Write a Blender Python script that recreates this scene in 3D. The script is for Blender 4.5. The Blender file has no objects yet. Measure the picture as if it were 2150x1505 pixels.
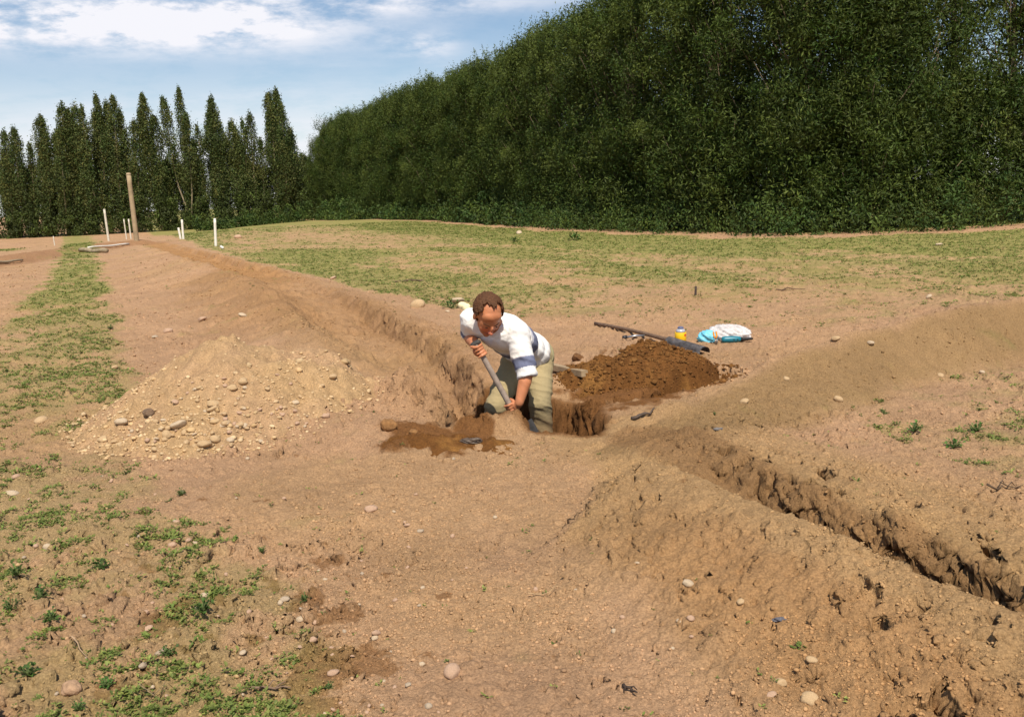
import bpy, bmesh, math, random
import numpy as np
from mathutils import Vector, Matrix
sc = bpy.context.scene
COL = sc.collection
# ------------------------------------------------------------------ camera
F, CX, CY, CAMH = 1900.0, 1075.0, 752.5, 1.45
TH = math.atan((CY - 412) / F); RO = math.radians(2.2)
fwd = np.array([0, math.cos(TH), -math.sin(TH)])
U0 = np.array([0, math.sin(TH), math.cos(TH)]); R0 = np.array([1.0, 0, 0])
rgt = R0 * math.cos(RO) - U0 * math.sin(RO); upv = U0 * math.cos(RO) + R0 * math.sin(RO)
cd = bpy.data.cameras.new('camera'); cam = bpy.data.objects.new('camera', cd); COL.objects.link(cam)
cd.sensor_width = 36; cd.lens = 36 * F / 2150; cd.clip_start = 0.05; cd.clip_end = 4000
M = Matrix(((rgt[0], upv[0], -fwd[0], 0), (rgt[1], upv[1], -fwd[1], 0), (rgt[2], upv[2], -fwd[2], CAMH), (0, 0, 0, 1)))
cam.matrix_world = M
sc.camera = cam
# ------------------------------------------------------------------ light
SUN_EL, SUN_AZ = math.radians(57), math.radians(173)      # azimuth from +Y, clockwise, of the sun itself
sv = Vector((math.sin(SUN_AZ) * math.cos(SUN_EL), math.cos(SUN_AZ) * math.cos(SUN_EL), math.sin(SUN_EL)))
sl = bpy.data.lights.new('sun', 'SUN'); sl.energy = 5.0; sl.angle = math.radians(0.5); sl.color = (1.0, 0.915, 0.775)
so = bpy.data.objects.new('sun', sl); COL.objects.link(so); so.rotation_euler = sv.to_track_quat('Z', 'Y').to_euler()
w = bpy.data.worlds.new('World'); sc.world = w; w.use_nodes = True
nt = w.node_tree; nt.nodes.clear()
def wn(t): return nt.nodes.new(t)
out = wn('ShaderNodeOutputWorld'); bg = wn('ShaderNodeBackground')
sky = wn('ShaderNodeTexSky'); sky.sky_type = 'NISHITA'; sky.sun_disc = False
sky.sun_elevation = SUN_EL; sky.sun_rotation = SUN_AZ; sky.altitude = 50; sky.air_density = 1.0; sky.dust_density = 0.6; sky.ozone_density = 2.1
bg.inputs['Strength'].default_value = 0.108
tc = wn('ShaderNodeTexCoord'); sep = wn('ShaderNodeSeparateXYZ'); nt.links.new(tc.outputs['Generated'], sep.inputs[0])
def wm(op, a, b=None, c=None, clamp=False):
    n = wn('ShaderNodeMath'); n.operation = op; n.use_clamp = clamp
    for i, v in enumerate((a, b, c)):
        if v is None: continue
        if isinstance(v, (int, float)): n.inputs[i].default_value = v
        else: nt.links.new(v, n.inputs[i])
    return n.outputs[0]
# clouds live on a flat layer high above: direction / elevation
zc = wm('MAXIMUM', sep.outputs[2], 0.02)
cxn = wm('DIVIDE', sep.outputs[0], wm('ADD', zc, 0.10)); cyn = wm('DIVIDE', sep.outputs[1], wm('ADD', zc, 0.10))
cmb = wn('ShaderNodeCombineXYZ'); nt.links.new(cxn, cmb.inputs[0]); nt.links.new(cyn, cmb.inputs[1])
def noise(vec, scale, detail, rough, loc=(0, 0, 0), sca=(1, 1, 1)):
    mp = wn('ShaderNodeMapping'); mp.inputs['Location'].default_value = loc; mp.inputs['Scale'].default_value = sca
    nt.links.new(vec, mp.inputs[0])
    n = wn('ShaderNodeTexNoise'); n.inputs['Scale'].default_value = scale; n.inputs['Detail'].default_value = detail; n.inputs['Roughness'].default_value = rough
    nt.links.new(mp.outputs[0], n.inputs['Vector']); return n.outputs['Fac']
def sstep(v, a, b):
    n = wn('ShaderNodeMapRange'); n.interpolation_type = 'SMOOTHSTEP'; nt.links.new(v, n.inputs[0])
    n.inputs[1].default_value = a; n.inputs[2].default_value = b; return n.outputs[0]
def gauss(px, py, sx, sy):
    """soft window round one direction of the sky (a cloud's place in the world)"""
    v = fwd * F + rgt * (px - CX) + upv * (CY - py); v = v / np.linalg.norm(v)
    az0 = math.atan2(v[0], v[1]); el0 = math.asin(v[2])
    az = wm('ARCTAN2', sep.outputs[0], sep.outputs[1]); el = wm('ARCSINE', sep.outputs[2])
    a = wm('DIVIDE', wm('SUBTRACT', az, az0), sx); e = wm('DIVIDE', wm('SUBTRACT', el, el0), sy)
    q = wm('ADD', wm('MULTIPLY', a, a), wm('MULTIPLY', e, e))
    return wm('POWER', 2.718, wm('MULTIPLY', q, -1.0))
n1 = noise(cmb.outputs[0], 0.9, 8, 0.6, (1.3, 0.4, 0), (1, 2.2, 1))
n2 = noise(tc.outputs['Generated'], 14, 7, 0.62, (3, 1, 2), (1, 1, 3.0))
bank = wm('MULTIPLY', gauss(60, 40, 0.25, 0.023), 1.9)
bank = wm('ADD', bank, wm('MULTIPLY', gauss(430, 55, 0.12, 0.018), 0.9))
bank = wm('ADD', bank, wm('MULTIPLY', gauss(890, 98, 0.030, 0.011), 1.1))
bank = wm('ADD', bank, wm('MULTIPLY', gauss(700, 10, 0.25, 0.010), 1.0))
bank = wm('MULTIPLY', bank, sstep(n2, 0.30, 0.66))
thin = wm('MULTIPLY', sstep(n1, 0.45, 0.85), 0.26)
lowh = wm('MULTIPLY', gauss(420, 345, 0.9, 0.070), wm('ADD', 0.42, wm('MULTIPLY', sstep(n2, 0.35, 0.6), 0.4)))
cl = wm('ADD', wm('ADD', bank, thin), lowh, clamp=True)
mx = wn('ShaderNodeMix'); mx.data_type = 'RGBA'; nt.links.new(cl, mx.inputs[0]); nt.links.new(sky.outputs[0], mx.inputs[6])
mx.inputs[7].default_value = (8.0, 8.0, 8.5, 1)
nt.links.new(mx.outputs[2], bg.inputs[0]); nt.links.new(bg.outputs[0], out.inputs[0])
sc.view_settings.view_transform = 'Standard'; sc.view_settings.look = 'None'; sc.view_settings.gamma = 1; sc.view_settings.exposure = 0.10
sc.cycles.max_bounces = 6; sc.cycles.transparent_max_bounces = 8

# ------------------------------------------------------------------ helpers
rng = np.random.default_rng(7); random.seed(7)
def unit(v): return v / np.maximum(1e-9, np.linalg.norm(v, axis=-1, keepdims=True))
def ray(px, py): return fwd * F + rgt * (px - CX) + upv * (CY - py)
def G(px, py, z=0.0):
    v = ray(px, py); t = (z - CAMH) / v[2]; return (v[0] * t, v[1] * t)
def P(px, py, Y):
    v = ray(px, py); t = Y / v[1]; return Vector((v[0] * t, Y, CAMH + v[2] * t))
def proj(X, Y, Z=0.0):
    a = np.stack([X, Y, np.zeros_like(X) + Z - CAMH], -1); f = a @ fwd
    f = np.where(f < 0.05, 0.05, f)
    return CX + F * (a @ rgt) / f, CY - F * (a @ upv) / f
def smooth(a, b, x):
    t = np.clip((x - a) / (b - a), 0, 1); return t * t * (3 - 2 * t)
def _h(ix, iy, s):
    n = (ix.astype(np.int64) * 374761393 + iy.astype(np.int64) * 668265263 + s * 1442695041) & 0x7fffffff
    n = ((n ^ (n >> 13)) * 1274126177) & 0x7fffffff
    return ((n ^ (n >> 16)) & 0xffffff) / float(0xffffff)
def vn(x, y, s=0):
    ix = np.floor(x); iy = np.floor(y); fx = x - ix; fy = y - iy
    fx = fx * fx * fx * (fx * (fx * 6 - 15) + 10); fy = fy * fy * fy * (fy * (fy * 6 - 15) + 10)
    a = _h(ix, iy, s); b = _h(ix + 1, iy, s); c = _h(ix, iy + 1, s); d = _h(ix + 1, iy + 1, s)
    return (a + (b - a) * fx) * (1 - fy) + (c + (d - c) * fx) * fy
def fbm(x, y, wl, o=4, s=0, g=0.5):
    t = 0; a = 1; n = 0; x = x / wl; y = y / wl
    for k in range(o):
        t = t + a * vn(x, y, s + k * 17); n += a; a *= g; c = 0.8; q = 0.6
        x, y = (x * c - y * q) * 2.03 + 5.1, (x * q + y * c) * 2.03 + 1.7
    return t / n * 2 - 1
def clods(x, y, cell, prob, s=0):
    """domes like crumbs of earth"""
    u = x / cell; v = y / cell; ix = np.floor(u); iy = np.floor(v); h = np.zeros_like(u)
    for dx in (-1, 0, 1):
        for dy in (-1, 0, 1):
            jx = ix + dx; jy = iy + dy
            on = _h(jx, jy, s) < prob
            cx_ = jx + 0.15 + 0.7 * _h(jx, jy, s + 1); cy_ = jy + 0.15 + 0.7 * _h(jx, jy, s + 2)
            r = 0.18 + 0.34 * _h(jx, jy, s + 3) ** 2
            e = 0.7 + 0.6 * _h(jx, jy, s + 4); a = _h(jx, jy, s + 5) * 6.28
            du = u - cx_; dv = v - cy_; ca = np.cos(a); sa = np.sin(a)
            q = ((du * ca + dv * sa) * e) ** 2 + ((-du * sa + dv * ca) / e) ** 2
            h = np.maximum(h, np.where(on, r * np.sqrt(np.maximum(0, 1 - q / (r * r))), 0))
    return h * cell
def pline(X, Y, pts):
    """distance, signed side (+ = left of travel), parameter 0..n-1 along a polyline of (x, y)"""
    best = np.full(X.shape, 1e9); side = np.zeros(X.shape); par = np.zeros(X.shape)
    for i in range(len(pts) - 1):
        ax, ay = pts[i]; bx, by = pts[i + 1]; ex, ey = bx - ax, by - ay; L = ex * ex + ey * ey
        t = np.clip(((X - ax) * ex + (Y - ay) * ey) / L, 0, 1)
        d = np.hypot(X - ax - ex * t, Y - ay - ey * t); m = d < best
        best = np.where(m, d, best); par = np.where(m, i + t, par)
        side = np.where(m, np.sign(ex * (Y - ay) - ey * (X - ax)), side)
    return best, side, par
def inter(par, vals): return np.interp(par, np.arange(len(vals)), vals)
def inpoly(px, py, poly):
    c = np.zeros(px.shape, bool); n = len(poly)
    for i in range(n):
        x1, y1 = poly[i]; x2, y2 = poly[(i + 1) % n]
        if y1 == y2: continue
        k = ((y1 > py) != (y2 > py)) & (px < (x2 - x1) * (py - y1) / (y2 - y1) + x1); c ^= k
    return c
def blob(px, py, cx, cy, rx, ry):
    return np.clip(1 - np.hypot((px - cx) / rx, (py - cy) / ry), 0, 1)

# ------------------------------------------------------------------ shape of the land
def GL(l, z=0.0): return [G(a, b, z) for a, b in l]
T1 = GL([(322, 512), (450, 560), (560, 600), (650, 640), (715, 680), (775, 715), (855, 750), (935, 792), (992, 845), (1020, 868)])
T1_D = [0.12, 0.20, 0.08, 0.12, 0.24, 0.18, 0.20, 0.32, 0.48, 0.55]
T1_W = [0.5, 0.5, 0.45, 0.5, 0.50, 0.46, 0.32, 0.17, 0.13, 0.12]
PIT = [G(958, 835), G(985, 880), G(1030, 888), G(1090, 890), G(1135, 902), G(1190, 903), G(1236, 910), G(1256, 880), (0.56, 6.25), (0.40, 6.55), (0.2, 6.68), (-0.1, 6.8), (-0.36, 6.72)]
T2 = GL([(1345, 925), (1400, 948), (1480, 995), (1560, 1045), (1660, 1100), (1760, 1155), (1870, 1210), (1990, 1275), (2150, 1370), (2700, 1700)])
T2_D = [0.02, 0.05, 0.10, 0.15, 0.20, 0.25, 0.30, 0.36, 0.38, 0.38]
T2_W = [0.02, 0.03, 0.04, 0.055, 0.065, 0.075, 0.09, 0.10, 0.10, 0.10]
T4 = [(0.62, 6.25), (0.95, 6.40), (1.35, 6.72), (1.72, 7.12)]      # narrow slot below the dark heap
B1 = GL([(1215, 975), (1280, 975), (1370, 980), (1480, 1030), (1560, 1070), (1750, 1165), (1950, 1255), (2150, 1350), (2700, 1640)], 0.16)
B1_H = [0.0, 0.09, 0.18, 0.20, 0.215, 0.225, 0.23, 0.23, 0.2]
B1_W = [0.4, 0.60, 0.74, 0.80, 0.82, 0.85, 0.85, 0.8, 0.75]
B2 = GL([(1360, 885), (1470, 915), (1600, 965), (1750, 1020), (1900, 1080), (2150, 1165), (2700, 1370)], 0.12)
B3 = GL([(1380, 830), (1540, 782), (1640, 758), (1800, 722), (1900, 702), (2030, 682), (2150, 664), (2600, 600)], 0.22)
B3_H = [0.04, 0.16, 0.25, 0.32, 0.36, 0.38, 0.39, 0.38]
B5 = GL([(315, 512), (420, 565), (500, 590), (600, 650), (650, 700), (700, 790), (760, 850), (850, 880)], 0.15)
B5_H = [0.15, 0.28, 0.30, 0.30, 0.24, 0.16, 0.12, 0.06]
B5_W = [1.4, 1.6, 1.5, 1.1, 0.9, 0.7, 0.6, 0.4]
B6 = GL([(330, 508), (480, 552), (620, 588), (740, 640), (840, 690), (930, 740), (985, 800), (1020, 830)], 0.05)
DIPS = [G(a, b, -.05) + (r_, h_) for a, b, r_, h_ in ((738, 692, .16, .14), (905, 868, .12, .13), (935, 835, .10, .10), (870, 885, .07, .07), (1290, 905, .08, .06), (960, 868, .08, .12), (650, 645, .12, .06), (1480, 960, .05, .05), (1520, 1010, .04, .08), (1560, 1035, .04, .08))]
T3 = GL([(285, 512), (200, 520), (100, 535), (0, 552), (-300, 590)])
def height(X, Y, fine=True):
    X = np.asarray(X, float); Y = np.asarray(Y, float); r = np.hypot(X, Y)
    z = fbm(X, Y, 14, 3, 3) * 0.12 * smooth(8, 60, r) + fbm(X, Y, 2.2, 3, 5) * 0.022
    z = z - 0.75 * smooth(-14, -34, X) * smooth(30, 62, Y)
    far = smooth(150, 40, r)
    jx = X + 0.05 * fbm(X, Y, 0.35, 3, 11) ; jy = Y + 0.05 * fbm(X, Y, 0.35, 3, 23)
    loc = smooth(60, 45, r)
    # spoil banks
    d, s, p = pline(jx, jy, B5); w_ = inter(p, B5_W); z = z + loc * inter(p, B5_H) * np.maximum(0, 1 - (d / w_)) ** 1.3 * (1 + 0.25 * fbm(X, Y, 0.8, 2, 31))
    d, s, p = pline(jx, jy, B6); z = z + 0.09 * smooth(0.75, 0.15, d) * smooth(0, 1, p)
    d, s, p = pline(jx, jy, B3); ww = np.where(s > 0, 0.34, 0.56); z = z + inter(p, B3_H) * np.clip(1.08 - d / ww, 0, 1) * (1 + 0.1 * fbm(X, Y, 0.5, 2, 35))
    d, s, p = pline(jx, jy, B2); ww = np.where(s > 0, 0.95, 0.5); z = z + 0.13 * smooth(ww, 0.1, d) * smooth(-0.3, 1.0, p)
    d, s, p = pline(jx, jy, B1); w1 = inter(p, B1_W); ww = np.where(s > 0, 0.16, w1)
    z = z + inter(p, B1_H) * np.clip(1.08 - d / ww, 0, 1) ** 1.05 * (1 + 0.10 * fbm(X, Y, 0.5, 2, 41)) * smooth(-0.1, 0.6, p)
    # trenches, ragged walls
    jag = 0.05 * fbm(X, Y, 0.30, 3, 51) + 0.016 * fbm(X, Y, 0.09, 3, 53)
    d, s, p = pline(X, Y, T2); wd = inter(p, T2_W) + jag; wj = np.where(s > 0, 0.08, 0.05) + 0.07 * vn(X * 5, Y * 5, 57); z = z - inter(p, T2_D) * 0.85 * smooth(wd + wj, wd - wj, d + 0.03 * fbm(X, Y, 0.06, 3, 58))
    d, s, p = pline(X, Y, T1); wd = inter(p, T1_W) + jag * 1.4; sl_ = np.where(s > 0, 0.09, 0.30)
    z = z - inter(p, T1_D) * smooth(wd + sl_, wd - sl_, d) * smooth(-0.05, 0.3, p)
    d, s, p = pline(X, Y, T4); z = z - 0.16 * smooth(0.13, 0.04, d + jag) 
    d, s, p = pline(jx, jy, T3); z = z + 0.16 * smooth(1.1, 0.3, d) * smooth(70, 50, r)
    di, _, _ = pline(X, Y, PIT + [PIT[0]]); sd = np.where(inpoly(X, Y, PIT), -di, di) + jag * 1.3
    z = z - 0.10 * smooth(0.55, 0.0, sd) * smooth(6.3, 6.6, Y)
    z = z - 0.52 * smooth(0.07, -0.09, sd)
    # loose lip of earth heaped before the digger
    for (a, b, ra, rb, hh) in ((-0.03, 5.62, 0.28, 0.15, 0.09), (-0.24, 5.72, 0.14, 0.12, 0.08), (0.10, 5.62, 0.16, 0.10, 0.06), (-0.66, 6.22, 0.26, 0.24, 0.17), (-0.50, 6.0, .17, .13, .09), (-0.86, 6.5, .2, .2, .10), (1.0, 5.6, .16, .1, .06)):
        q = np.hypot((X - a) / ra, (Y - b) / rb) + 0.35 * fbm(X, Y, 0.15, 3, 61); z = z + hh * smooth(1.25, 0.3, q)
    if fine:
        px, py = proj(X, Y)
        veg = vegmask(X, Y, px, py)
        rough = 1.0 + 0.6 * smooth(0.2, 0.6, veg)
        near = smooth(60, 8, r); z = z + smooth(5, 12, r) * smooth(45, 25, r) * (0.016 * fbm(X, Y, 0.16, 3, 171, .65) + clods(X, Y, .12, .5, 173) * .45)
        z = z + near * (0.011 * fbm(X, Y, 0.5, 2, 71) + 0.009 * fbm(X, Y, 0.11, 4, 73, .62) + 0.006 * fbm(X, Y, 0.035, 3, 75, .7)) * rough - near * 0.014 * smooth(.25, .7, fbm(X, Y, .055, 3, 76, .6))
        z = z + near * (clods(X, Y, 0.16, 0.25, 81) * 0.38 + clods(X, Y, 0.075, 0.40, 91) * 0.75 + clods(X, Y, 0.034, 0.6, 101) * 0.85) * (0.55 + 0.7 * smooth(-0.35, 0.5, fbm(X, Y, 0.9, 3, 77)))
        # pitted, slumping faces of the near spoil bank and the trench wall
        d1, s1, p1 = pline(X, Y, B1); d2, s2, p2 = pline(X, Y, T2)
        for (a, b, ra, hh) in DIPS: z = z - hh * smooth(1.1, 0.35, np.hypot(X - a, Y - b) / ra + 0.5 * fbm(X, Y, 0.09, 3, 131))
        slope = smooth(0.9, 0.5, d1) * smooth(0.02, 0.12, d1) * smooth(1.0, 3.0, p1) * (s1 < 0) + smooth(0.5, 0.15, d2) * (s2 > 0) + 0.5 * smooth(0.9, .4, d2) * (s2 > 0) * smooth(1, 3, p2)
        pit = smooth(0.30, 0.62, fbm(X * 1.25, Y * 0.8, 0.12, 3, 111)) * smooth(-0.1, 0.45, fbm(X, Y, 0.7, 2, 113))
        z = z - 0.075 * np.clip(slope, 0, 1) * pit
        z = z + 0.028 * np.clip(slope, 0, 1.2) * fbm(X, Y, 0.11, 4, 117, .62)
        w3 = smooth(0.7, 0.3, pline(X, Y, T1)[0]) * smooth(40, 12, r)
        z = z + 0.05 * smooth(1.2, .6, pline(X, Y, B5)[0]) * smooth(40, 14, r) * fbm(X, Y, 0.34, 4, 123, .6) + 0.035 * w3 * fbm(X, Y, 0.16, 4, 119, .6) + 0.03 * w3 * clods(X, Y, 0.25, 0.3, 121) / 0.1
    return z
LB_Y = [440, 505, 600, 700, 780, 830, 870, 900, 950, 1000, 1100, 1240, 1350, 1505, 2200]
LB_X = [180, 200, 215, 245, 275, 285, 235, 215, 240, 330, 430, 600, 700, 800, 1100]
LL_Y = [440, 505, 540, 600, 650, 700, 720, 1505, 3000]
LL_X = [130, 130, 125, 90, 45, 0, -40, -1200, -4000]
RB_X = [-3000, 300, 420, 500, 620, 720, 830, 900, 1000, 1100, 1250, 1500, 1700, 1900, 2150, 2400, 4000]
RB_Y = [300, 470, 519, 543, 576, 597, 622, 643, 655, 662, 668, 690, 690, 664, 640, 610, 500]
RM = [(1690, 858), (1900, 802), (2150, 752), (2600, 700), (3600, 700), (3600, 1500), (2400, 1110), (2150, 1010), (1950, 950), (1850, 905)]
BELT = GL([(640, 458), (900, 464), (1000, 468), (1200, 482), (1400, 491), (1600, 497), (1800, 494)]) + [(14.6, 26.3), (20, 27.5), (30, 30)]
SA = (G(500, 495), G(1100, 548)); _a = math.atan2(SA[1][1] - SA[0][1], SA[1][0] - SA[0][0])
def vegmask(X, Y, px, py):
    jit = 45 * fbm(X, Y, 0.9, 3, 201) * np.clip((py - 430) / 250, 0.05, 1)
    jit = jit + 16 * fbm(X, Y, 0.2, 2, 203) * np.clip((py - 430) / 250, 0.05, 1)
    wd = np.clip((py - 430) * 0.12, 4, 70)
    infront = Y > 0.3
    ll = smooth(-wd, wd, px - np.interp(py, LL_Y, LL_X) + jit); lr = smooth(wd, -wd, px - np.interp(py, LB_Y, LB_X) + jit)
    L = ll * lr * (py > 478) * (0.84 - 0.30 * smooth(780, 950, py)) * (0.68 + 0.7 * smooth(-0.3, 0.35, fbm(X, Y, 0.55, 3, 207))) 
    L2 = blob(px, py, 10, 513, 60, 14) * 1.0 + blob(px, py, 170, 495, 55, 22)
    sx = (X * math.cos(_a) + Y * math.sin(_a)); sy = (-X * math.sin(_a) + Y * math.cos(_a))
    streak = fbm(sx * 0.22, sy * 1.0, 1.4, 4, 211); big = fbm(sx * .3, sy, 5.0, 3, 213)
    band = smooth(520, 490, py) * smooth(640, 1000, px) + smooth(482, 470, py) 
    above = smooth(4, -8, py - np.interp(px, RB_X, RB_Y) - jit * 0.4) * infront
    amt = 0.78 - 0.34 * smooth(560, 640, py) * smooth(800, 1250, px) * smooth(2050, 1700, px) - 0.14 * smooth(590, 640, py) * smooth(1100, 1300, px) * smooth(1950, 1650, px)
    R = above * np.clip(amt * (0.66 + 0.55 * smooth(-0.32, 0.30, streak + 0.5 * big)) + 0.4 * band, 0, 1)
    dh = pline(X, Y, BELT)[0]; R = R * smooth(0.5, 1.6, dh + 1.0 * fbm(X, Y, 1.5, 3, 219))
    bare = blob(px, py, 700, 505, 330, 24) * 1.3; R = R * (1 - np.clip(bare, 0, 0.5))
    C = smooth(-60, 60, 10.0 + 0 * px) * inpoly(px + jit * 0.5, py + jit * 0.3, RM) * (0.42 + 0.9 * blob(px, py, 2010, 915, 220, 70) + .3 * blob(px, py, 1850, 870, 60, 40)) * (0.4 + 1.1 * smooth(-0.3, 0.3, fbm(X, Y, 0.4, 3, 217)))
    return np.clip(np.where(infront, np.maximum(np.maximum(L, L2), np.maximum(R, C)), 0.3), 0, 1)
def soil(X, Y, Z):
    """albedo of each bit of ground: kinds of earth, painted shade on a trench wall, green film of seedlings"""
    px, py = proj(X, Y); r = np.hypot(X, Y)
    pink = np.array([0.415, 0.252, 0.143]); tan = np.array([0.395, 0.246, 0.114]); brown = np.array([0.26, 0.145, 0.065]); dark = np.array([0.15, 0.068, 0.024]); pale = np.array([0.56, 0.40, 0.25])
    c = np.ones(X.shape + (3,)) * pink
    def mixc(c, k, m): return c * (1 - m[..., None]) + k * m[..., None]
    c = mixc(c, tan, 0.40 * smooth(-0.2, 0.5, fbm(X, Y, 1.1, 4, 301)))
    nj = 0.12 * fbm(X, Y, 0.3, 3, 303)
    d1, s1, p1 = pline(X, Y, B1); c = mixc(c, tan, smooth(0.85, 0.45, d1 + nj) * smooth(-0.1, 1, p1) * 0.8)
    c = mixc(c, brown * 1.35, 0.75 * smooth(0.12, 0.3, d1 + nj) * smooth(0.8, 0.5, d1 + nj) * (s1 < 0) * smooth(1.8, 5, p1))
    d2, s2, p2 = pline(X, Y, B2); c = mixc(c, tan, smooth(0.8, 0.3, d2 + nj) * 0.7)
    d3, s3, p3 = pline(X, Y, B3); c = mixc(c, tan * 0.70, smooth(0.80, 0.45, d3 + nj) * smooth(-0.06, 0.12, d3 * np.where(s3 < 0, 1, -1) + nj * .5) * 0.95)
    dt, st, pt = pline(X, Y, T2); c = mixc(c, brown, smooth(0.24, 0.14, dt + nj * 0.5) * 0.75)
    d5, s5, p5 = pline(X, Y, B5)
    c = mixc(c, brown * 1.25, smooth(1.5, 0.4, d5 + nj * 3) * smooth(1.4, 1.9, p5) * smooth(4.2, 3, p5) * 0.65)
    dT, sT, pT = pline(X, Y, T1); c = mixc(c, np.array([0.36, 0.19, 0.075]), smooth(0.9, 0.3, dT + nj * 2) * smooth(2.6, 1.6, pT) * 0.85)
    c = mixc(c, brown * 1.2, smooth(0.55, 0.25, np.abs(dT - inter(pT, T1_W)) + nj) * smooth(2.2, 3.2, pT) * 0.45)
    c = mixc(c, brown * 0.95, smooth(0.16, 0.06, np.abs(dT - inter(pT, T1_W)) + nj * .4) * (sT > 0) * smooth(2.2, 3.0, pT) * 0.6 * smooth(-.5, .2, fbm(X, Y, .15, 3, 319)))  # brown earth of the steep wall, its trench shade painted into the colour
    c = mixc(c, tan, blob(px, py, 760, 760, 200, 90) * 0.5)
    dC, _, _ = pline(X, Y, T3); c = mixc(c, np.array([0.30, 0.16, 0.08]), smooth(2.0, 0.9, dC + nj * 4) * 0.8)
    di, _, _ = pline(X, Y, PIT + [PIT[0]]); sd = np.where(inpoly(X, Y, PIT), -di, di)
    c = mixc(c, dark * 1.15, smooth(0.13, 0.04, sd + nj * 0.3) * 0.95)
    # fresh dark earth dropped in patches, damp spots
    b = np.maximum(blob(px, py, 905, 925, 135, 42) * 1.8, blob(px, py, 990, 905, 60, 25) * 1.8)
    b = np.maximum(b, blob(px, py, 840, 945, 70, 25) * 1.2)
    b = np.maximum(b, blob(px, py, 1330, 800, 240, 90) * 1.3)
    c = mixc(c, dark * 1.25, smooth(0.35, 0.75, b + 0.5 * fbm(X, Y, 0.12, 4, 305)))
    damp = blob(px, py, 300, 1300, 520, 330) * .75 + blob(px, py, 700, 1400, 300, 170) * 1.2 + blob(px, py, 800, 1230, 260, 120) * .7 + blob(px, py, 1160, 1375, 100, 45) * 1.1 + blob(px, py, 1540, 1400, 100, 60) * .9 + blob(px, py, 650, 1200, 140, 90) * 0.6
    c = mixc(c, np.array([0.24, 0.125, 0.055]), smooth(0.68, 0.86, 0.8 * damp + 1.1 * fbm(X, Y, 0.16, 5, 307, 0.68)) * 0.85)
    c = c * (1 + 0.16 * fbm(X, Y, 0.5, 4, 309)[..., None]) * (1 + 0.10 * fbm(X, Y, 0.06, 3, 311)[..., None])
    v = vegmask(X, Y, px, py)
    green = np.array([0.17, 0.205, 0.045]); straw = np.array([0.38, 0.30, 0.12])
    g = green[None] * (1 - 0) if False else green
    fm = smooth(6, 22, r)
    cov = smooth(0.72, 0.30, 1 - v * 0.9 + 0.6 * fbm(X, Y, 0.25, 4, 313, .65) + 0.35 * fbm(X, Y, 1.0, 3, 315) - 0.02)
    c = mixc(c, straw, np.clip(v * 0.55, 0, 1) * (0.25 + 0.75 * fm))
    c = mixc(c, green, cov * (0.22 + 0.36 * fm))
    return np.clip(c, 0.01, 0.9)

def mesh_np(name, V, Fc, smoothf=True):
    me = bpy.data.meshes.new(name); V = np.ascontiguousarray(V, np.float32); Fc = np.ascontiguousarray(Fc, np.int32)
    me.vertices.add(len(V)); me.vertices.foreach_set('co', V.ravel())
    n, k = Fc.shape; me.loops.add(n * k); me.loops.foreach_set('vertex_index', Fc.ravel())
    me.polygons.add(n); me.polygons.foreach_set('loop_start', np.arange(0, n * k, k, dtype=np.int32))
    me.polygons.foreach_set('use_smooth', np.full(n, smoothf)); me.update(calc_edges=True); return me
def colattr(me, name, C):
    a = me.color_attributes.new(name, 'FLOAT_COLOR', 'POINT'); C = np.asarray(C, np.float32)
    if C.shape[1] == 3: C = np.concatenate([C, np.ones((len(C), 1), np.float32)], 1)
    a.data.foreach_set('color', np.ascontiguousarray(C).ravel())
def link(name, me, mat=None, parent=None, loc=None):
    o = bpy.data.objects.new(name, me); COL.objects.link(o)
    if mat and me is not None and len(me.materials) == 0: me.materials.append(mat)
    if parent: o.parent = parent
    if loc is not None: o.location = loc
    return o
def tag(o, label=None, cat=None, group=None, kind=None):
    for k, v in (('label', label), ('category', cat), ('group', group), ('kind', kind)):
        if v: o[k] = v
    return o
def empty(name, loc, label, cat, group=None):
    o = bpy.data.objects.new(name, None); COL.objects.link(o); o.location = loc; o.empty_display_size = 0.1
    return tag(o, label, cat, group)
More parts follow.
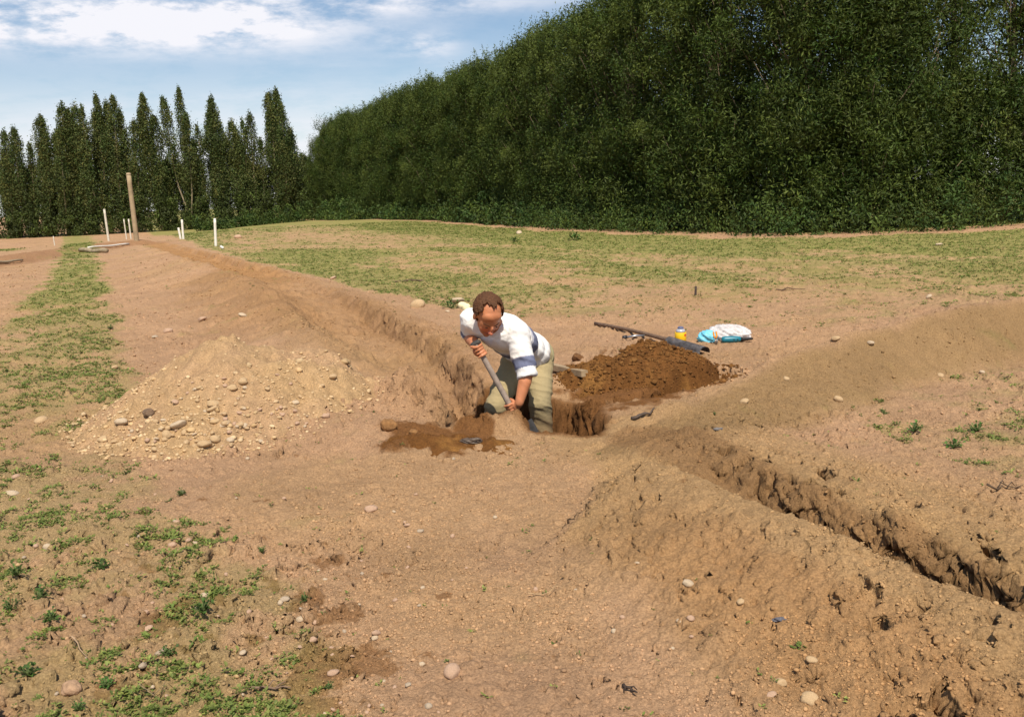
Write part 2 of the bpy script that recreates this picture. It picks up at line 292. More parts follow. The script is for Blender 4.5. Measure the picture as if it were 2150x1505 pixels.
def mat(name, rgb=(0.5, 0.5, 0.5), rough=0.8, attr=None, bump=None, var=0.0, vscale=20, spec=0.3, trans=0.0, metallic=0.0, alpha=1.0, sss=0.0):
    m = bpy.data.materials.new(name); m.use_nodes = True; t = m.node_tree; b = t.nodes['Principled BSDF']
    b.inputs['Base Color'].default_value = (*rgb, 1); b.inputs['Roughness'].default_value = rough
    b.inputs['Specular IOR Level'].default_value = spec; b.inputs['Metallic'].default_value = metallic; b.inputs['Alpha'].default_value = alpha
    if trans: b.inputs['Transmission Weight'].default_value = trans
    if sss: b.inputs['Subsurface Weight'].default_value = sss; b.inputs['Subsurface Scale'].default_value = 0.02; b.inputs['Subsurface Radius'].default_value = (1, .35, .2)
    co = t.nodes.new('ShaderNodeTexCoord'); src = None
    if attr:
        a = t.nodes.new('ShaderNodeAttribute'); a.attribute_name = attr; src = a.outputs['Color']
    if var:
        n = t.nodes.new('ShaderNodeTexNoise'); n.inputs['Scale'].default_value = vscale; n.inputs['Detail'].default_value = 5; n.inputs['Roughness'].default_value = .62
        t.links.new(co.outputs['Object'], n.inputs['Vector'])
        mr = t.nodes.new('ShaderNodeMapRange'); mr.inputs[1].default_value = 0.3; mr.inputs[2].default_value = 0.7; mr.inputs[3].default_value = 1 - var; mr.inputs[4].default_value = 1 + var
        t.links.new(n.outputs['Fac'], mr.inputs[0])
        vm = t.nodes.new('ShaderNodeVectorMath'); vm.operation = 'SCALE'
        if src: t.links.new(src, vm.inputs[0])
        else: vm.inputs[0].default_value = rgb
        t.links.new(mr.outputs[0], vm.inputs['Scale']); src = vm.outputs[0]
    if src: t.links.new(src, b.inputs['Base Color'])
    if bump:
        last = None
        for (scale, strength, dist) in bump:
            n = t.nodes.new('ShaderNodeTexNoise'); n.inputs['Scale'].default_value = scale; n.inputs['Detail'].default_value = 6; n.inputs['Roughness'].default_value = .65
            t.links.new(co.outputs['Object'], n.inputs['Vector'])
            bp = t.nodes.new('ShaderNodeBump'); bp.inputs['Strength'].default_value = strength; bp.inputs['Distance'].default_value = dist
            t.links.new(n.outputs['Fac'], bp.inputs['Height'])
            if last: t.links.new(last, bp.inputs['Normal'])
            last = bp.outputs[0]
        t.links.new(last, b.inputs['Normal'])
    return m
def hit(px, py):
    """where the line of sight through a pixel meets the land"""
    v = ray(px, py); v = v / np.linalg.norm(v); n = 4000
    t = np.geomspace(1.5, 160, n); X = v[0] * t; Y = v[1] * t; Zr = CAMH + v[2] * t
    Zt = height(X, Y, False); k = np.argmax(Zr < Zt)
    if k == 0: k = n - 1
    t = np.linspace(t[max(k - 1, 0)], t[k], 30); X = v[0] * t; Y = v[1] * t; Zr = CAMH + v[2] * t; Zt = height(X, Y, False); k = np.argmax(Zr <= Zt)
    return float(X[k]), float(Y[k]), float(height(X[k:k + 1], Y[k:k + 1], True)[0])

# ------------------------------------------------------------------ ground
az = np.radians(np.concatenate([np.arange(-180, -40, 2.0), np.arange(-40, -36, 0.4), np.arange(-36, 36, 0.075), np.arange(36, 40, 0.4), np.arange(40, 180, 2.0)]))
rr = np.concatenate([[0.02, 0.3, 0.6, 0.8, 1.0, 1.2, 1.4, 1.55, 1.7], np.geomspace(1.8, 7.5, 520), np.geomspace(7.53, 32, 330)[1:], np.geomspace(32.3, 130, 110), np.geomspace(135, 1500, 30)])
A, Rr = np.meshgrid(az, rr); GX = np.sin(A) * Rr; GY = np.cos(A) * Rr
GZ = height(GX.ravel(), GY.ravel()); gx = GX.ravel(); gy = GY.ravel()
zg = GZ.reshape(A.shape); sr = np.abs(np.gradient(zg, axis=0)) / np.gradient(Rr, axis=0); sa_ = np.abs(np.gradient(zg, axis=1)) / (np.abs(np.gradient(A, axis=1)) * Rr + 1e-6)
steep = (smooth(0.7, 1.8, np.maximum(sr, sa_)) * smooth(25, 12, Rr)).ravel()      # crumbling trench sides: ledges and overhangs
ox_ = fbm(gx * .8 + GZ * 1.3, gy * .8 - GZ * 1.9, 0.085, 4, 821, .65); oy_ = fbm(gx * .8 - GZ * 1.7, gy * .8 + GZ * 1.4, 0.085, 4, 823, .65)
gx = gx + steep * 0.045 * ox_; gy = gy + steep * 0.055 * oy_; GZ = GZ + steep * 0.02 * fbm(gx, gy + GZ * 2, .05, 3, 825)
nr, na = A.shape; ii = np.arange(nr * na).reshape(nr, na); nx = np.roll(ii, -1, 1)
Fg = np.stack([ii[:-1], nx[:-1], nx[1:], ii[1:]], -1).reshape(-1, 4)[:, ::-1]
me = mesh_np('ground', np.stack([gx, gy, GZ], 1), Fg)
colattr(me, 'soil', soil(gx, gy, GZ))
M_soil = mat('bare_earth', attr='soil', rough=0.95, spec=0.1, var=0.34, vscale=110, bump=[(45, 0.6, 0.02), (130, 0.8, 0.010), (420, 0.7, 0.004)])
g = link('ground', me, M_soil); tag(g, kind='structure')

# ------------------------------------------------------------------ trees
def leaves(C, ln, wd, bias=(0, 0, 0.3), g=None):
    g = g or rng; n = len(C)
    d = unit(g.normal(size=(n, 3)) + np.array(bias)); s = unit(np.cross(d, g.normal(size=(n, 3)))); nn = np.cross(d, s)
    L = (ln * g.uniform(0.6, 1.3, n))[:, None]; W = (wd * g.uniform(0.7, 1.3, n))[:, None]
    V = np.stack([C - d * L / 2, C + s * W / 2 + nn * W * 0.2, C + d * L / 2, C - s * W / 2 + nn * W * 0.2], 1).reshape(-1, 3)
    return V, np.arange(4 * n).reshape(n, 4)
def leafmesh(name, C, ln, wd, col, bias=(0, 0, 0.3)):
    V, Fc = leaves(C, ln, wd, bias); me = mesh_np(name, V, Fc, False); colattr(me, 'leaf', np.repeat(col, 4, 0)); return me
def tube_np(paths, seg=7):
    """tapered limbs: list of (points, radii) -> one mesh"""
    VV, FF, o = [], [], 0
    for pts, rad in paths:
        pts = np.asarray(pts, float); n = len(pts)
        T = unit(np.gradient(pts, axis=0)); ref = np.array([1.0, 0.13, 0.07]); ref = ref if abs(T[0] @ ref) < 0.85 else np.array([0.1, 1.0, 0.0])
        A_ = unit(np.cross(T, ref)); B_ = np.cross(T, A_); an = np.linspace(0, 2 * math.pi, seg, endpoint=False)
        R_ = np.asarray(rad, float)[:, None, None]
        ring = pts[:, None] + R_ * (np.cos(an)[None, :, None] * A_[:, None] + np.sin(an)[None, :, None] * B_[:, None])
        VV.append(ring.reshape(-1, 3)); VV.append(pts[[0, -1]])
        i = np.arange(n - 1)[:, None] * seg; j = np.arange(seg)[None]; k = (j + 1) % seg
        FF.append(np.stack([i + j, i + k, i + seg + k, i + seg + j], -1).reshape(-1, 4) + o)
        c0 = n * seg; jj = np.arange(seg); kk = (jj + 1) % seg
        FF.append(np.stack([kk, jj, np.full(seg, c0), np.full(seg, c0)], -1) + o); e = (n - 1) * seg
        FF.append(np.stack([e + jj, e + kk, np.full(seg, c0 + 1), np.full(seg, c0 + 1)], -1) + o)
        o += n * seg + 2
    return np.concatenate(VV), np.concatenate(FF)
def tube_mesh(name, paths, seg=7):
    V, Fc = tube_np(paths, seg); me = bpy.data.meshes.new(name)
    me.from_pydata(V.tolist(), [], [tuple(dict.fromkeys(f)) for f in Fc.tolist()]); me.polygons.foreach_set('use_smooth', [True] * len(me.polygons)); me.update(); return me

def leafmat(name, var=0.25, rough=0.6):
    m = bpy.data.materials.new(name); m.use_nodes = True; t = m.node_tree; b = t.nodes['Principled BSDF']
    a = t.nodes.new('ShaderNodeAttribute'); a.attribute_name = 'leaf'; t.links.new(a.outputs['Color'], b.inputs['Base Color'])
    b.inputs['Roughness'].default_value = rough; b.inputs['Specular IOR Level'].default_value = 0.25
    tr = t.nodes.new('ShaderNodeBsdfTranslucent'); vm = t.nodes.new('ShaderNodeVectorMath'); vm.operation = 'SCALE'; vm.inputs['Scale'].default_value = 1.1
    t.links.new(a.outputs['Color'], vm.inputs[0]); t.links.new(vm.outputs[0], tr.inputs[0])
    mxs = t.nodes.new('ShaderNodeMixShader'); mxs.inputs[0].default_value = 0.18
    o = t.nodes['Material Output']; t.links.new(b.outputs[0], mxs.inputs[1]); t.links.new(tr.outputs[0], mxs.inputs[2]); t.links.new(mxs.outputs[0], o.inputs[0]); return m
M_leaf = leafmat('foliage'); M_bark = mat('bark', (0.20, 0.15, 0.095), 0.9, var=0.3, vscale=6, bump=[(25, 0.6, 0.02)])
M_barkp = mat('poplar_bark', (0.30, 0.24, 0.15), 0.9, var=0.3, vscale=4)

def poplar(name, x, y, z, h, wid, npl, label, lean=0.0, gappy=0.0):
    root = empty(name, (x, y, z), label, 'tree', 'poplars in the windbreak at the end of the field')
    g = np.random.default_rng(int(abs(x * 971 + y * 13)) + 5); C = []; K = []; paths = []
    tops = []
    for i in range(npl):
        if i == 0: th_, ox, oy = 1.0, 0, 0
        else: th_ = g.uniform(0.80, 0.98); ox = g.choice([-1, 1]) * g.uniform(0.16, 0.38) * wid; oy = g.normal() * 0.3 * wid
        tops.append((th_, ox, oy))
    for i, (th_, ox, oy) in enumerate(tops):
        H_ = h * th_; R_ = wid * (0.31 if i == 0 else 0.24) * g.uniform(.85, 1.15); b0 = 0.02 * h if i == 0 else h * g.uniform(0.04, 0.25)
        lx = lean * H_ + g.normal() * 0.02 * H_
        n = int(190 * (H_ / 12) * (R_ / 0.55) ** 1.2) + 20
        t = g.random(n) ** 0.9; prof = np.minimum(1, 0.58 + t * 0.8) * np.clip(1 - t ** 7, 0, 1) ** .55; prof = prof * (0.30 + 1.15 * vn(t * 7.5 + i * 7, t * 0 + i * 3.1 + x, 5))
        a = g.random(n) * 6.283; q = np.sqrt(g.random(n)) * 0.4 + 0.55
        cx = ox * smooth(0, 0.4, t) + lx * t + np.cos(a) * R_ * prof * q; cy = oy * smooth(0, 0.4, t) + np.sin(a) * R_ * prof * q
        cz = b0 + t * (H_ - b0) * 0.965
        keep = g.random(n) > gappy * 0.5; cx, cy, cz, tt = cx[keep], cy[keep], cz[keep], t[keep]; n = len(cx)
        m = 34; sc_ = np.where(tt > .93, .6, 1.0)
        P3 = np.stack([np.repeat(cx, m), np.repeat(cy, m), np.repeat(cz, m)], 1) + g.normal(size=(n * m, 3)) * np.array([0.15, 0.15, 0.40]) * np.repeat(sc_, m)[:, None]
        C.append(P3); tone = np.repeat(g.uniform(0.5, 1.5, n), m); hue = np.repeat(g.random(n), m)
        base = np.array([0.065, 0.100, 0.026]); alt = np.array([0.150, 0.145, 0.040])
        K.append((base + (alt - base) * (hue[:, None] ** 2)) * tone[:, None] * g.uniform(0.8, 1.2, (n * m, 1)))
        tq = np.linspace(0, 0.93, 7); px_ = ox * smooth(0, 0.4, tq) * (1 if i else 1) + lx * tq
        zz = tq * H_ if i == 0 else 0.4 + tq * (H_ - .4)
        paths.append((np.stack([px_, oy * smooth(0, 0.4, tq), zz - (0.2 if i == 0 else 0)], 1), np.linspace(0.16 if i == 0 else 0.09, 0.02, 7) * (h / 12) ** .5))
    C = np.concatenate(C); K = np.concatenate(K); C[:, 2] = np.maximum(C[:, 2], 0.02)
    link('crown', leafmesh('poplar_crown', C, 0.17, 0.10, K, (0, 0, 0.6)), M_leaf, root)
    link('trunk', tube_mesh('poplar_trunk', paths), M_barkp, root)
    return root
ROW_A = np.array([-50.0, 90.0]); ROW_B = np.array([-20.5, 99.0])
def on_row(px, py, off=0.0):
    best = None
    for t in np.linspace(-0.5, 1.15, 900):
        q = ROW_A + (ROW_B - ROW_A) * t; q = q + np.array([0, off]); p = P(px, py, q[1]); e = abs(p.x - q[0])
        if best is None or e < best[0]: best = (e, q[0], q[1], p.z)
    _, x, y, zt = best; z = float(height([x], [y], False)[0]) - 0.1
    return x, y, z, zt - z
POP = [  # tip pixel, width m, plumes, lean, label
 (2, 268, 2.2, 2, 0, 'tall dark poplar cut by the left edge of the photo'),
 (34, 266, 2.0, 3, 0.0, 'narrow poplar with a wispy broken top, second from the left edge'),
 (68, 238, 2.3, 3, 0.01, 'slim pointed poplar with one high tip standing apart near the left end of the row'),
 (114, 262, 2.2, 3, 0.02, 'short two-tipped poplar between the slim pointed one and the thick three-topped one'),
 (131, 212, 2.3, 2, -0.02, 'poplar with a curved top at the left side of the thick clump'),
 (161, 214, 2.5, 3, -0.015, 'poplar with a heavy knobbly top in the left part of the thick clump'),
 (197, 194, 2.6, 3, -0.01, 'tall twin-pointed poplar in the middle of the thick clump'),
 (226, 194, 2.8, 3, 0.0, 'tallest dark bulky poplar at the right side of the thick clump, left of the post'),
 (265, 226, 2.3, 2, 0.0, 'rounded poplar rising straight above the leaning wooden post'),
 (290, 252, 1.4, 1, -0.01, 'very thin poplar standing just right of the leaning wooden post'),
 (311, 190, 2.6, 3, -0.045, 'tall poplar leaning left with open sky on both sides'),
 (374, 178, 2.4, 3, -0.02, 'tall ragged poplar with a detached feathery tip above the pair of white posts'),
 (402, 291, 2.3, 2, 0.0, 'low dark blunt poplar tucked between two tall ragged ones'),
 (418, 256, 1.3, 1, -0.02, 'thin leaning poplar sprig against the pale sky left of a broad crown'),
 (440, 200, 2.9, 3, 0.0, 'broad leafy poplar above the single white post'),
 (489, 250, 2.4, 3, 0.0, 'medium poplar with a bushy top right of the single white post'),
 (520, 234, 1.8, 2, -0.01, 'slender poplar with a fine needle tip, left of the tallest one'),
 (546, 290, 1.5, 1, -0.03, 'small leaning poplar close against the tallest one'),
 (575, 182, 3.0, 4, 0.0, 'tallest poplar with a wide crown, last high tree before the willows'),
 (613, 268, 2.6, 3, 0.0, 'short poplar half hidden by the end of the willow belt'),
]
for (px, py, wd, npl, ln_, lab) in POP:
    x, y, z, h = on_row(px, py); poplar('poplar_tree', x, y, z, h, wd * .98, npl, lab, ln_, 0.2)
for (px, py, wd) in [(15, 335, 2.6), (50, 345, 2.4), (92, 330, 2.6), (145, 320, 2.5), (182, 330, 2.6), (245, 300, 2.6), (276, 330, 2.4), (335, 345, 2.6), (352, 330, 2.2), (388, 340, 2.6), (465, 300, 2.6), (505, 300, 2.4), (533, 345, 2.4), (560, 350, 2.4), (595, 330, 2.6), (632, 320, 2.6), (648, 330, 2.6), (665, 330, 2.6), (-60, 270, 2.6), (-110, 240, 2.4), (-160, 260, 2.6)]:
    x, y, z, h = on_row(px, py, 1.8); poplar('poplar_tree', x, y, z, h, wd * .95, 3, 'low bushy poplar filling in behind the tall poplars of the row', 0, 0.0)

def willow_meshes(seed, thin=0.0):
    g = np.random.default_rng(seed); H_ = 10.0
    # upright limbs that fork, leaf sprays gathered on the twigs
    paths = [([(0, 0, -0.2), (0.05, 0, 2), (0.0, 0.1, 4.5), (0.1, 0, 7.4)], [0.17, 0.13, 0.09, 0.03])]
    tips = []
    for k in range(70):
        z0 = g.uniform(0.5, 6.8); a = g.random() * 6.283; L = g.uniform(1.0, 2.1) * (1.0 - 0.25 * (z0 / 7)); el = g.uniform(0.35, 1.1)
        p0 = np.array([0, 0, z0]); dr = np.array([math.cos(a) * math.cos(el) * 1.0, math.sin(a) * math.cos(el), math.sin(el)])
        p1 = p0 + dr * L * 0.6; p2 = p0 + dr * L + np.array([0, 0, 0.35 * L]); paths.append(([p0, p1, p2], [0.035, 0.022, 0.008])); tips += [p1, p2, (p1 + p2) / 2 + g.normal(size=3) * .3]
    tips = np.array(tips)
    nC = 400
    zz = g.random(nC) ** 0.9 * 9.0 + 0.2; prof = (1.75 * smooth(0, 1.3, zz + 0.6) * np.sqrt(np.clip(1 - (zz / 9.9) ** 3.2, 0, 1))); a = g.random(nC) * 6.283; q = g.random(nC) ** 0.42
    Cc = np.stack([np.cos(a) * prof * q, np.sin(a) * prof * q, zz], 1)
    nl = 26; la = g.random(nl) * 6.283; lz = g.random(nl) ** .85 * 8.6 + .5; lp = 1.45 * smooth(0, 1.3, lz + .6) * np.sqrt(np.clip(1 - (lz / 9.8) ** 3.2, 0, 1)); LB = np.stack([np.cos(la) * lp, np.sin(la) * lp, lz], 1)
    wh = g.integers(nl, size=nC); dl_ = unit(g.normal(size=(nC, 3))) * (g.random((nC, 1)) ** .33) * np.array([.85, .85, .75]); Cl = LB[wh] + dl_
    use = g.random(nC) < .5; Cc = np.where(use[:, None], Cl, Cc); ltone = np.zeros(nC)
    Cc = np.concatenate([Cc, tips]); ltone = np.concatenate([ltone, np.full(len(tips), .8)])
    kz = (g.random(len(Cc)) > thin * smooth(3.5, 5.0, Cc[:, 2]) * smooth(9.3, 8, Cc[:, 2])); Cc = Cc[kz]
    n = len(Cc); m = 80
    sz = g.uniform(0.45, 1.15, n)
    off = g.normal(size=(n, m, 3)) * np.array([0.25, 0.25, 0.32]) * sz[:, None, None]; off[..., 2] -= 0.25 * np.hypot(off[..., 0], off[..., 1])
    L = (Cc[:, None] + off).reshape(-1, 3)
    tone = np.repeat(g.uniform(0.7, 1.3, n) * 1.0, m); hue = np.repeat(g.random(n), m)
    # feathery shoots on top
    ns = 90; a = g.random(ns) * 6.283; rr_ = np.sqrt(g.random(ns)) * 1.5; sh = []
    for k in range(ns):
        b_ = np.array([math.cos(a[k]) * rr_[k], math.sin(a[k]) * rr_[k], 9.2 * math.sqrt(max(0.1, 1 - (rr_[k] / 2.3) ** 2)) - 0.2]); t = g.random(34) * g.uniform(0.5, 1.25)
        sh.append(b_ + np.stack([t * g.normal() * 0.22, t * g.normal() * 0.22, t], 1) + g.normal(size=(34, 3)) * 0.05)
    sh = np.concatenate(sh); L = np.concatenate([L, sh]); tone = np.concatenate([tone, np.full(len(sh), 1.25)]); hue = np.concatenate([hue, np.full(len(sh), 0.8)])
    base = np.array([0.029, 0.060, 0.007]); alt = np.array([0.088, 0.112, 0.020])
    K = (base + (alt - base) * hue[:, None]) * tone[:, None] * g.uniform(0.7, 1.3, (len(L), 1))
    L[:, 2] = np.maximum(L[:, 2], 0.0)
    return leafmesh('willow_crown', L, 0.15, 0.042, K, (0, 0, 0.5)), tube_mesh('willow_trunk', paths, 6)
WV = [willow_meshes(40 + k, 0.62 if k > 2 else 0.0) for k in range(5)]
HF = list(BELT)
HF = [np.array(p) for p in HF]
def along(pts, step, start=0.0):
    out_ = []; carry = start
    for i in range(len(pts) - 1):
        a, b = pts[i], pts[i + 1]; L = np.linalg.norm(b - a); s = carry
        while s < L: out_.append((a + (b - a) * s / L, (b - a) / L)); s += step
        carry = s - L
    return out_
for k, m_ in enumerate(WV): m_[0].materials.append(M_leaf); m_[1].materials.append(M_bark)
wi = 0
WL = along(HF, 1.75, 0.6)
for (p, t_) in WL:
    nrm = np.array([-t_[1], t_[0]]); nrm = nrm if nrm[1] > 0 or nrm[0] > 0 else -nrm
    if nrm @ np.array([0.5, 0.8]) < 0: nrm = -nrm
    q = p + nrm * (2.6 + rng.normal() * 0.35); s = rng.uniform(0.98, 1.04)
    if wi == 0: s = 0.86
    if wi == 1: s = 0.95
    lab = 'tall willow in the dense shelterbelt running along the field behind the digger'
    if wi == 0: lab = 'rounded end willow of the dense shelterbelt, next to the poplars'
    z = float(height([q[0]], [q[1]], False)[0])
    r_ = empty('willow_tree', (q[0], q[1], z), lab, 'tree', 'willows of the tall shelterbelt'); r_.rotation_euler[2] = rng.random() * 6.28; r_.scale = (s * rng.uniform(.95, 1.12),) * 2 + (s,)
    mc, mt = WV[wi % 3] if q[0] < 1.5 else WV[(3, 4, 3, 4, 1)[wi % 5]]; link('crown', mc, None, r_); link('trunk', mt, None, r_); wi += 1
# a second rank behind, seen through the gaps
# weedy undergrowth along the foot of the belt: nobody could count it
UF = [np.array([-28.2, 84.0]), np.array([-23.0, 87.0]), np.array([-18.5, 88.0])] + HF[1:]
PF = [np.array([-75.0, 81.5]), np.array([-62.0, 85.5]), np.array([-50.0, 88.5]), np.array([-27.0, 95.5]), np.array([-19.0, 98.5])]
C, K, LS = [], [], []
for ci, (p, t_) in enumerate(along(PF, 0.10) + along(UF, 0.16)):
    isp = ci < len(along(PF, 0.10))
    nrm = np.array([-t_[1], t_[0]]); nrm = nrm if nrm @ np.array([0.5, 0.8]) > 0 else -nrm
    dist = np.hypot(*p); farside = p[0] < -20.5
    hh = (0.75 + 0.75 * smooth(-0.3, 0.5, fbm(p[0:1], p[1:2], 5, 3, 401))[0]) * (1.0 if not farside else 0.9)
    if isp: hh = hh * 2.0 + 1.4
    for _ in range(2):
        q = p + nrm * rng.uniform(0.0, 2.2); e = (q - p) @ nrm; top = hh * (0.25 + 0.9 * min(1, e / 0.9)) + 0.08
        pp = q - nrm * (0.65 * fbm(q[0:1], q[1:2], 2.4, 3, 403)[0] + 0.1)
        m = 62 if dist < 45 else 34; LS.append(np.full(m, 1.0 if dist < 45 else 2.0)); sp = rng.uniform(0.12, 0.30)
        cz = rng.random() * top
        o = rng.normal(size=(m, 3)) * np.array([sp, sp, sp * 1.2]) + np.array([pp[0], pp[1], cz]); o[:, 2] = np.abs(o[:, 2]) + 0.02
        C.append(o); tn = rng.uniform(0.55, 1.35); hu = rng.random()
        K.append(((np.array([0.030, 0.068, 0.013]) if not isp else np.array([0.05, 0.062, 0.018])) * (1 - hu) + np.array([0.085, 0.120, 0.022]) * hu) * tn * rng.uniform(0.7, 1.3, (m, 1)))
C = np.concatenate(C); K = np.concatenate(K); LS = np.concatenate(LS); C[:, 2] += height(C[:, 0], C[:, 1], False)
o = link('undergrowth', leafmesh('undergrowth', C, 0.14 * LS, 0.055 * LS, K, (0, 0, 0.5)), M_leaf); tag(o, 'dark green weedy undergrowth along the foot of the willow belt', 'undergrowth', kind='stuff')

# ------------------------------------------------------------------ seedlings covering the field (uncountable)
n = 1900000
th_ = rng.uniform(math.radians(-40), math.radians(40), n); u_ = rng.random(n)
r0, r1, pw = 1.9, 60.0, 0.35
rad = (r0 ** pw + u_ * (r1 ** pw - r0 ** pw)) ** (1 / pw)
X = np.sin(th_) * rad; Y = np.cos(th_) * rad; px, py = proj(X, Y)
v = vegmask(X, Y, px, py)
clump = 0.8 * fbm(X, Y, 0.20, 3, 501, 0.6) + 0.7 * fbm(X, Y, 0.07, 2, 503)
pk = smooth(-0.05, 0.85, clump + 1.05 * v - 0.55) * (1 - .45 * smooth(10, 30, rad))
keep = (rng.random(n) < pk) & (v > 0.03)
sparse = (rng.random(n) < 0.002)
keep = (keep | sparse) & (px > -250) & (px < 2400)
dens = 0.42; keep &= (rng.random(n) < dens * (1 + 0.0 * rad))
di, _, _ = pline(X, Y, PIT + [PIT[0]]); keep &= ~inpoly(X, Y, PIT)
for ln_, dd in ((T2, .3), (B1, .45), (B3, .6), (T1, .6)): keep &= pline(X, Y, ln_)[0] > dd
X, Y, rad, v = X[keep], Y[keep], rad[keep], v[keep]; Z = height(X, Y); n = len(X); print('sprigs', n)
m = 7; a = rng.random((n, m)) * 6.283; el = rng.uniform(0.15, 0.9, (n, m)); szb = (0.0045 + 0.0085 * rng.random((n, 1)) ** 2) * (1 + rad[:, None] * 0.08); ln_ = szb * rng.uniform(0.7, 1.4, (n, m))
D = np.stack([np.cos(a) * np.cos(el), np.sin(a) * np.cos(el), np.sin(el)], -1); S = np.stack([-np.sin(a), np.cos(a), 0 * a], -1)
B0 = np.stack([X, Y, Z + 0.001], -1)[:, None] + D * ln_[..., None] * 0.15; B0 = B0 + rng.normal(size=(n, m, 3)) * szb[..., None] * np.array([.6, .6, .1])
V = np.stack([B0, B0 + D * ln_[..., None] * 0.6 + S * ln_[..., None] * 0.30, B0 + D * ln_[..., None] * 1.15 - np.array([0, 0, 1]) * ln_[..., None] * 0.12, B0 + D * ln_[..., None] * 0.6 - S * ln_[..., None] * 0.30], 2).reshape(-1, 3)
tone = rng.uniform(0.7, 1.35, (n, 1)) * rng.uniform(0.85, 1.15, (n, m)); hue = rng.random((n, 1)) * np.ones((1, m))
Kc = (np.array([0.100, 0.150, 0.028]) * (1 - hue[..., None]) + np.array([0.22, 0.235, 0.06]) * hue[..., None]) * tone[..., None]
me = mesh_np('seedlings', V, np.arange(len(V)).reshape(-1, 4), False); colattr(me, 'leaf', np.repeat(Kc.reshape(-1, 3), 4, 0))
o = link('seedlings', me, M_leaf); tag(o, 'short green seedlings and grass scattered over the bare field', 'seedlings', kind='stuff')

# ------------------------------------------------------------------ the digger
def V3(*a): return Vector(a)
def add_ell(bm, c, r, axes=None, sub=3):
    axes = axes or (V3(1, 0, 0), V3(0, 1, 0), V3(0, 0, 1)); q = bmesh.ops.create_icosphere(bm, subdivisions=sub, radius=1.0)
    for v in q['verts']: k = v.co.copy(); v.co = Vector(c) + axes[0] * k.x * r[0] + axes[1] * k.y * r[1] + axes[2] * k.z * r[2]
def add_cap(bm, a, b, ra, rb, seg=18, caps=True):
    a = Vector(a); b = Vector(b); d = (b - a); L = d.length
    if caps: add_ell(bm, a, (ra,) * 3, sub=2); add_ell(bm, b, (rb,) * 3, sub=2)
    if L < 1e-6: return
    q = bmesh.ops.create_cone(bm, cap_ends=True, cap_tris=False, segments=seg, radius1=ra, radius2=rb, depth=L)
    R_ = d.to_track_quat('Z', 'Y').to_matrix()
    for v in q['verts']: v.co = R_ @ v.co + (a + b) / 2
def chain(bm, pts, rad):
    for i in range(len(pts) - 1): add_cap(bm, pts[i], pts[i + 1], rad[i], rad[i + 1])
def fuse(name, bm, voxel, smooth_it=4, origin=(0, 0, 0)):
    me = bpy.data.meshes.new(name + '_raw'); bm.to_mesh(me); bm.free(); o = bpy.data.objects.new(name + '_raw', me); COL.objects.link(o)
    m = o.modifiers.new('r', 'REMESH'); m.mode = 'VOXEL'; m.voxel_size = voxel
    if smooth_it: s = o.modifiers.new('s', 'SMOOTH'); s.iterations = smooth_it; s.factor = 0.6
    dg = bpy.context.evaluated_depsgraph_get(); dg.update(); r_ = bpy.data.meshes.new_from_object(o.evaluated_get(dg)); r_.name = name
    bpy.data.objects.remove(o); bpy.data.meshes.remove(me)
    r_.polygons.foreach_set('use_smooth', [True] * len(r_.polygons)); r_.materials.clear()
    return r_
def getco(me):
    a = np.empty(len(me.vertices) * 3, np.float32); me.vertices.foreach_get('co', a); n = np.empty_like(a); me.vertices.foreach_get('normal', n)
    return a.reshape(-1, 3).astype(float), n.reshape(-1, 3).astype(float)
def setco(me, co): me.vertices.foreach_set('co', np.ascontiguousarray(co, np.float32).ravel()); me.update()
def wrinkle(me, amp, wl, dirv=None, seed=0):
    co, n = getco(me); p = co + 0
    if dirv is not None:
        d = np.array(dirv) / np.linalg.norm(dirv); s = p @ d; p = p + np.outer(s, d) * 0.9
    f = fbm(p[:, 0] + 0.7 * p[:, 2], p[:, 1] * 0.8 + 1.1 * p[:, 2] + 3, wl, 3, seed); f = 1 - 2 * np.abs(f) ** 0.8
    setco(me, co + n * (amp * f)[:, None])
def shift(me, org): co, _ = getco(me); setco(me, co - np.array(org))

hipc = P(1113, 742, 6.52); neck = P(1040, 684, 6.14)
shR = P(992, 672, 6.24); shL = P(1086, 700, 6.12)
elR = P(984, 704, 6.36); wrR = P(1001, 729, 6.10)
elL = P(1106, 786, 6.02); wrL = P(1090, 846, 5.96)
kL = P(1134, 842, 6.28); kR = P(1042, 850, 6.26)
FLOOR = -0.52
anL = V3(kL.x + 0.02, 6.42, FLOOR + 0.09); anR = V3(kR.x - 0.05, 6.40, FLOOR + 0.09)
hL = P(1133, 752, 6.52); hR = P(1083, 758, 6.50)
ax = (neck - hipc).normalized(); lat = (shL - shR); lat = (lat - ax * lat.dot(ax)).normalized(); dep = ax.cross(lat).normalized()
ORG = V3(0.1, 6.4, FLOOR)
man = empty('person', ORG, 'man in white blue-banded shirt and khaki trousers bending over a shovel in the trench', 'person')
# head frame
hf = V3(0.24, -0.58, -0.80).normalized(); hu = (V3(0.02, 0, 1) - hf * V3(0.02, 0, 1).dot(hf)).normalized(); hx = hf.cross(hu).normalized()   # hx: his right side -> image left?
HC = P(1024, 661, 6.02); S_ = 1.13
def hd(x, f, u): return HC + (hx * x + hf * f + hu * u) * S_
bm = bmesh.new()
HA = (hx, hf, hu)
def he(x, f, u, rx, rf, ru, sub=3): add_ell(bm, hd(x, f, u), (rx * S_, rf * S_, ru * S_), HA, sub)
he(0, -0.015, 0.025, .076, .096, .088)            # skull
he(0, 0.035, -0.015, .066, .062, .085)            # face
he(0, 0.040, 0.045, .062, .040, .046)             # forehead
he(0, 0.045, -0.078, .042, .045, .035)            # jaw
he(0, 0.078, -0.097, .020, .016, .016)            # chin

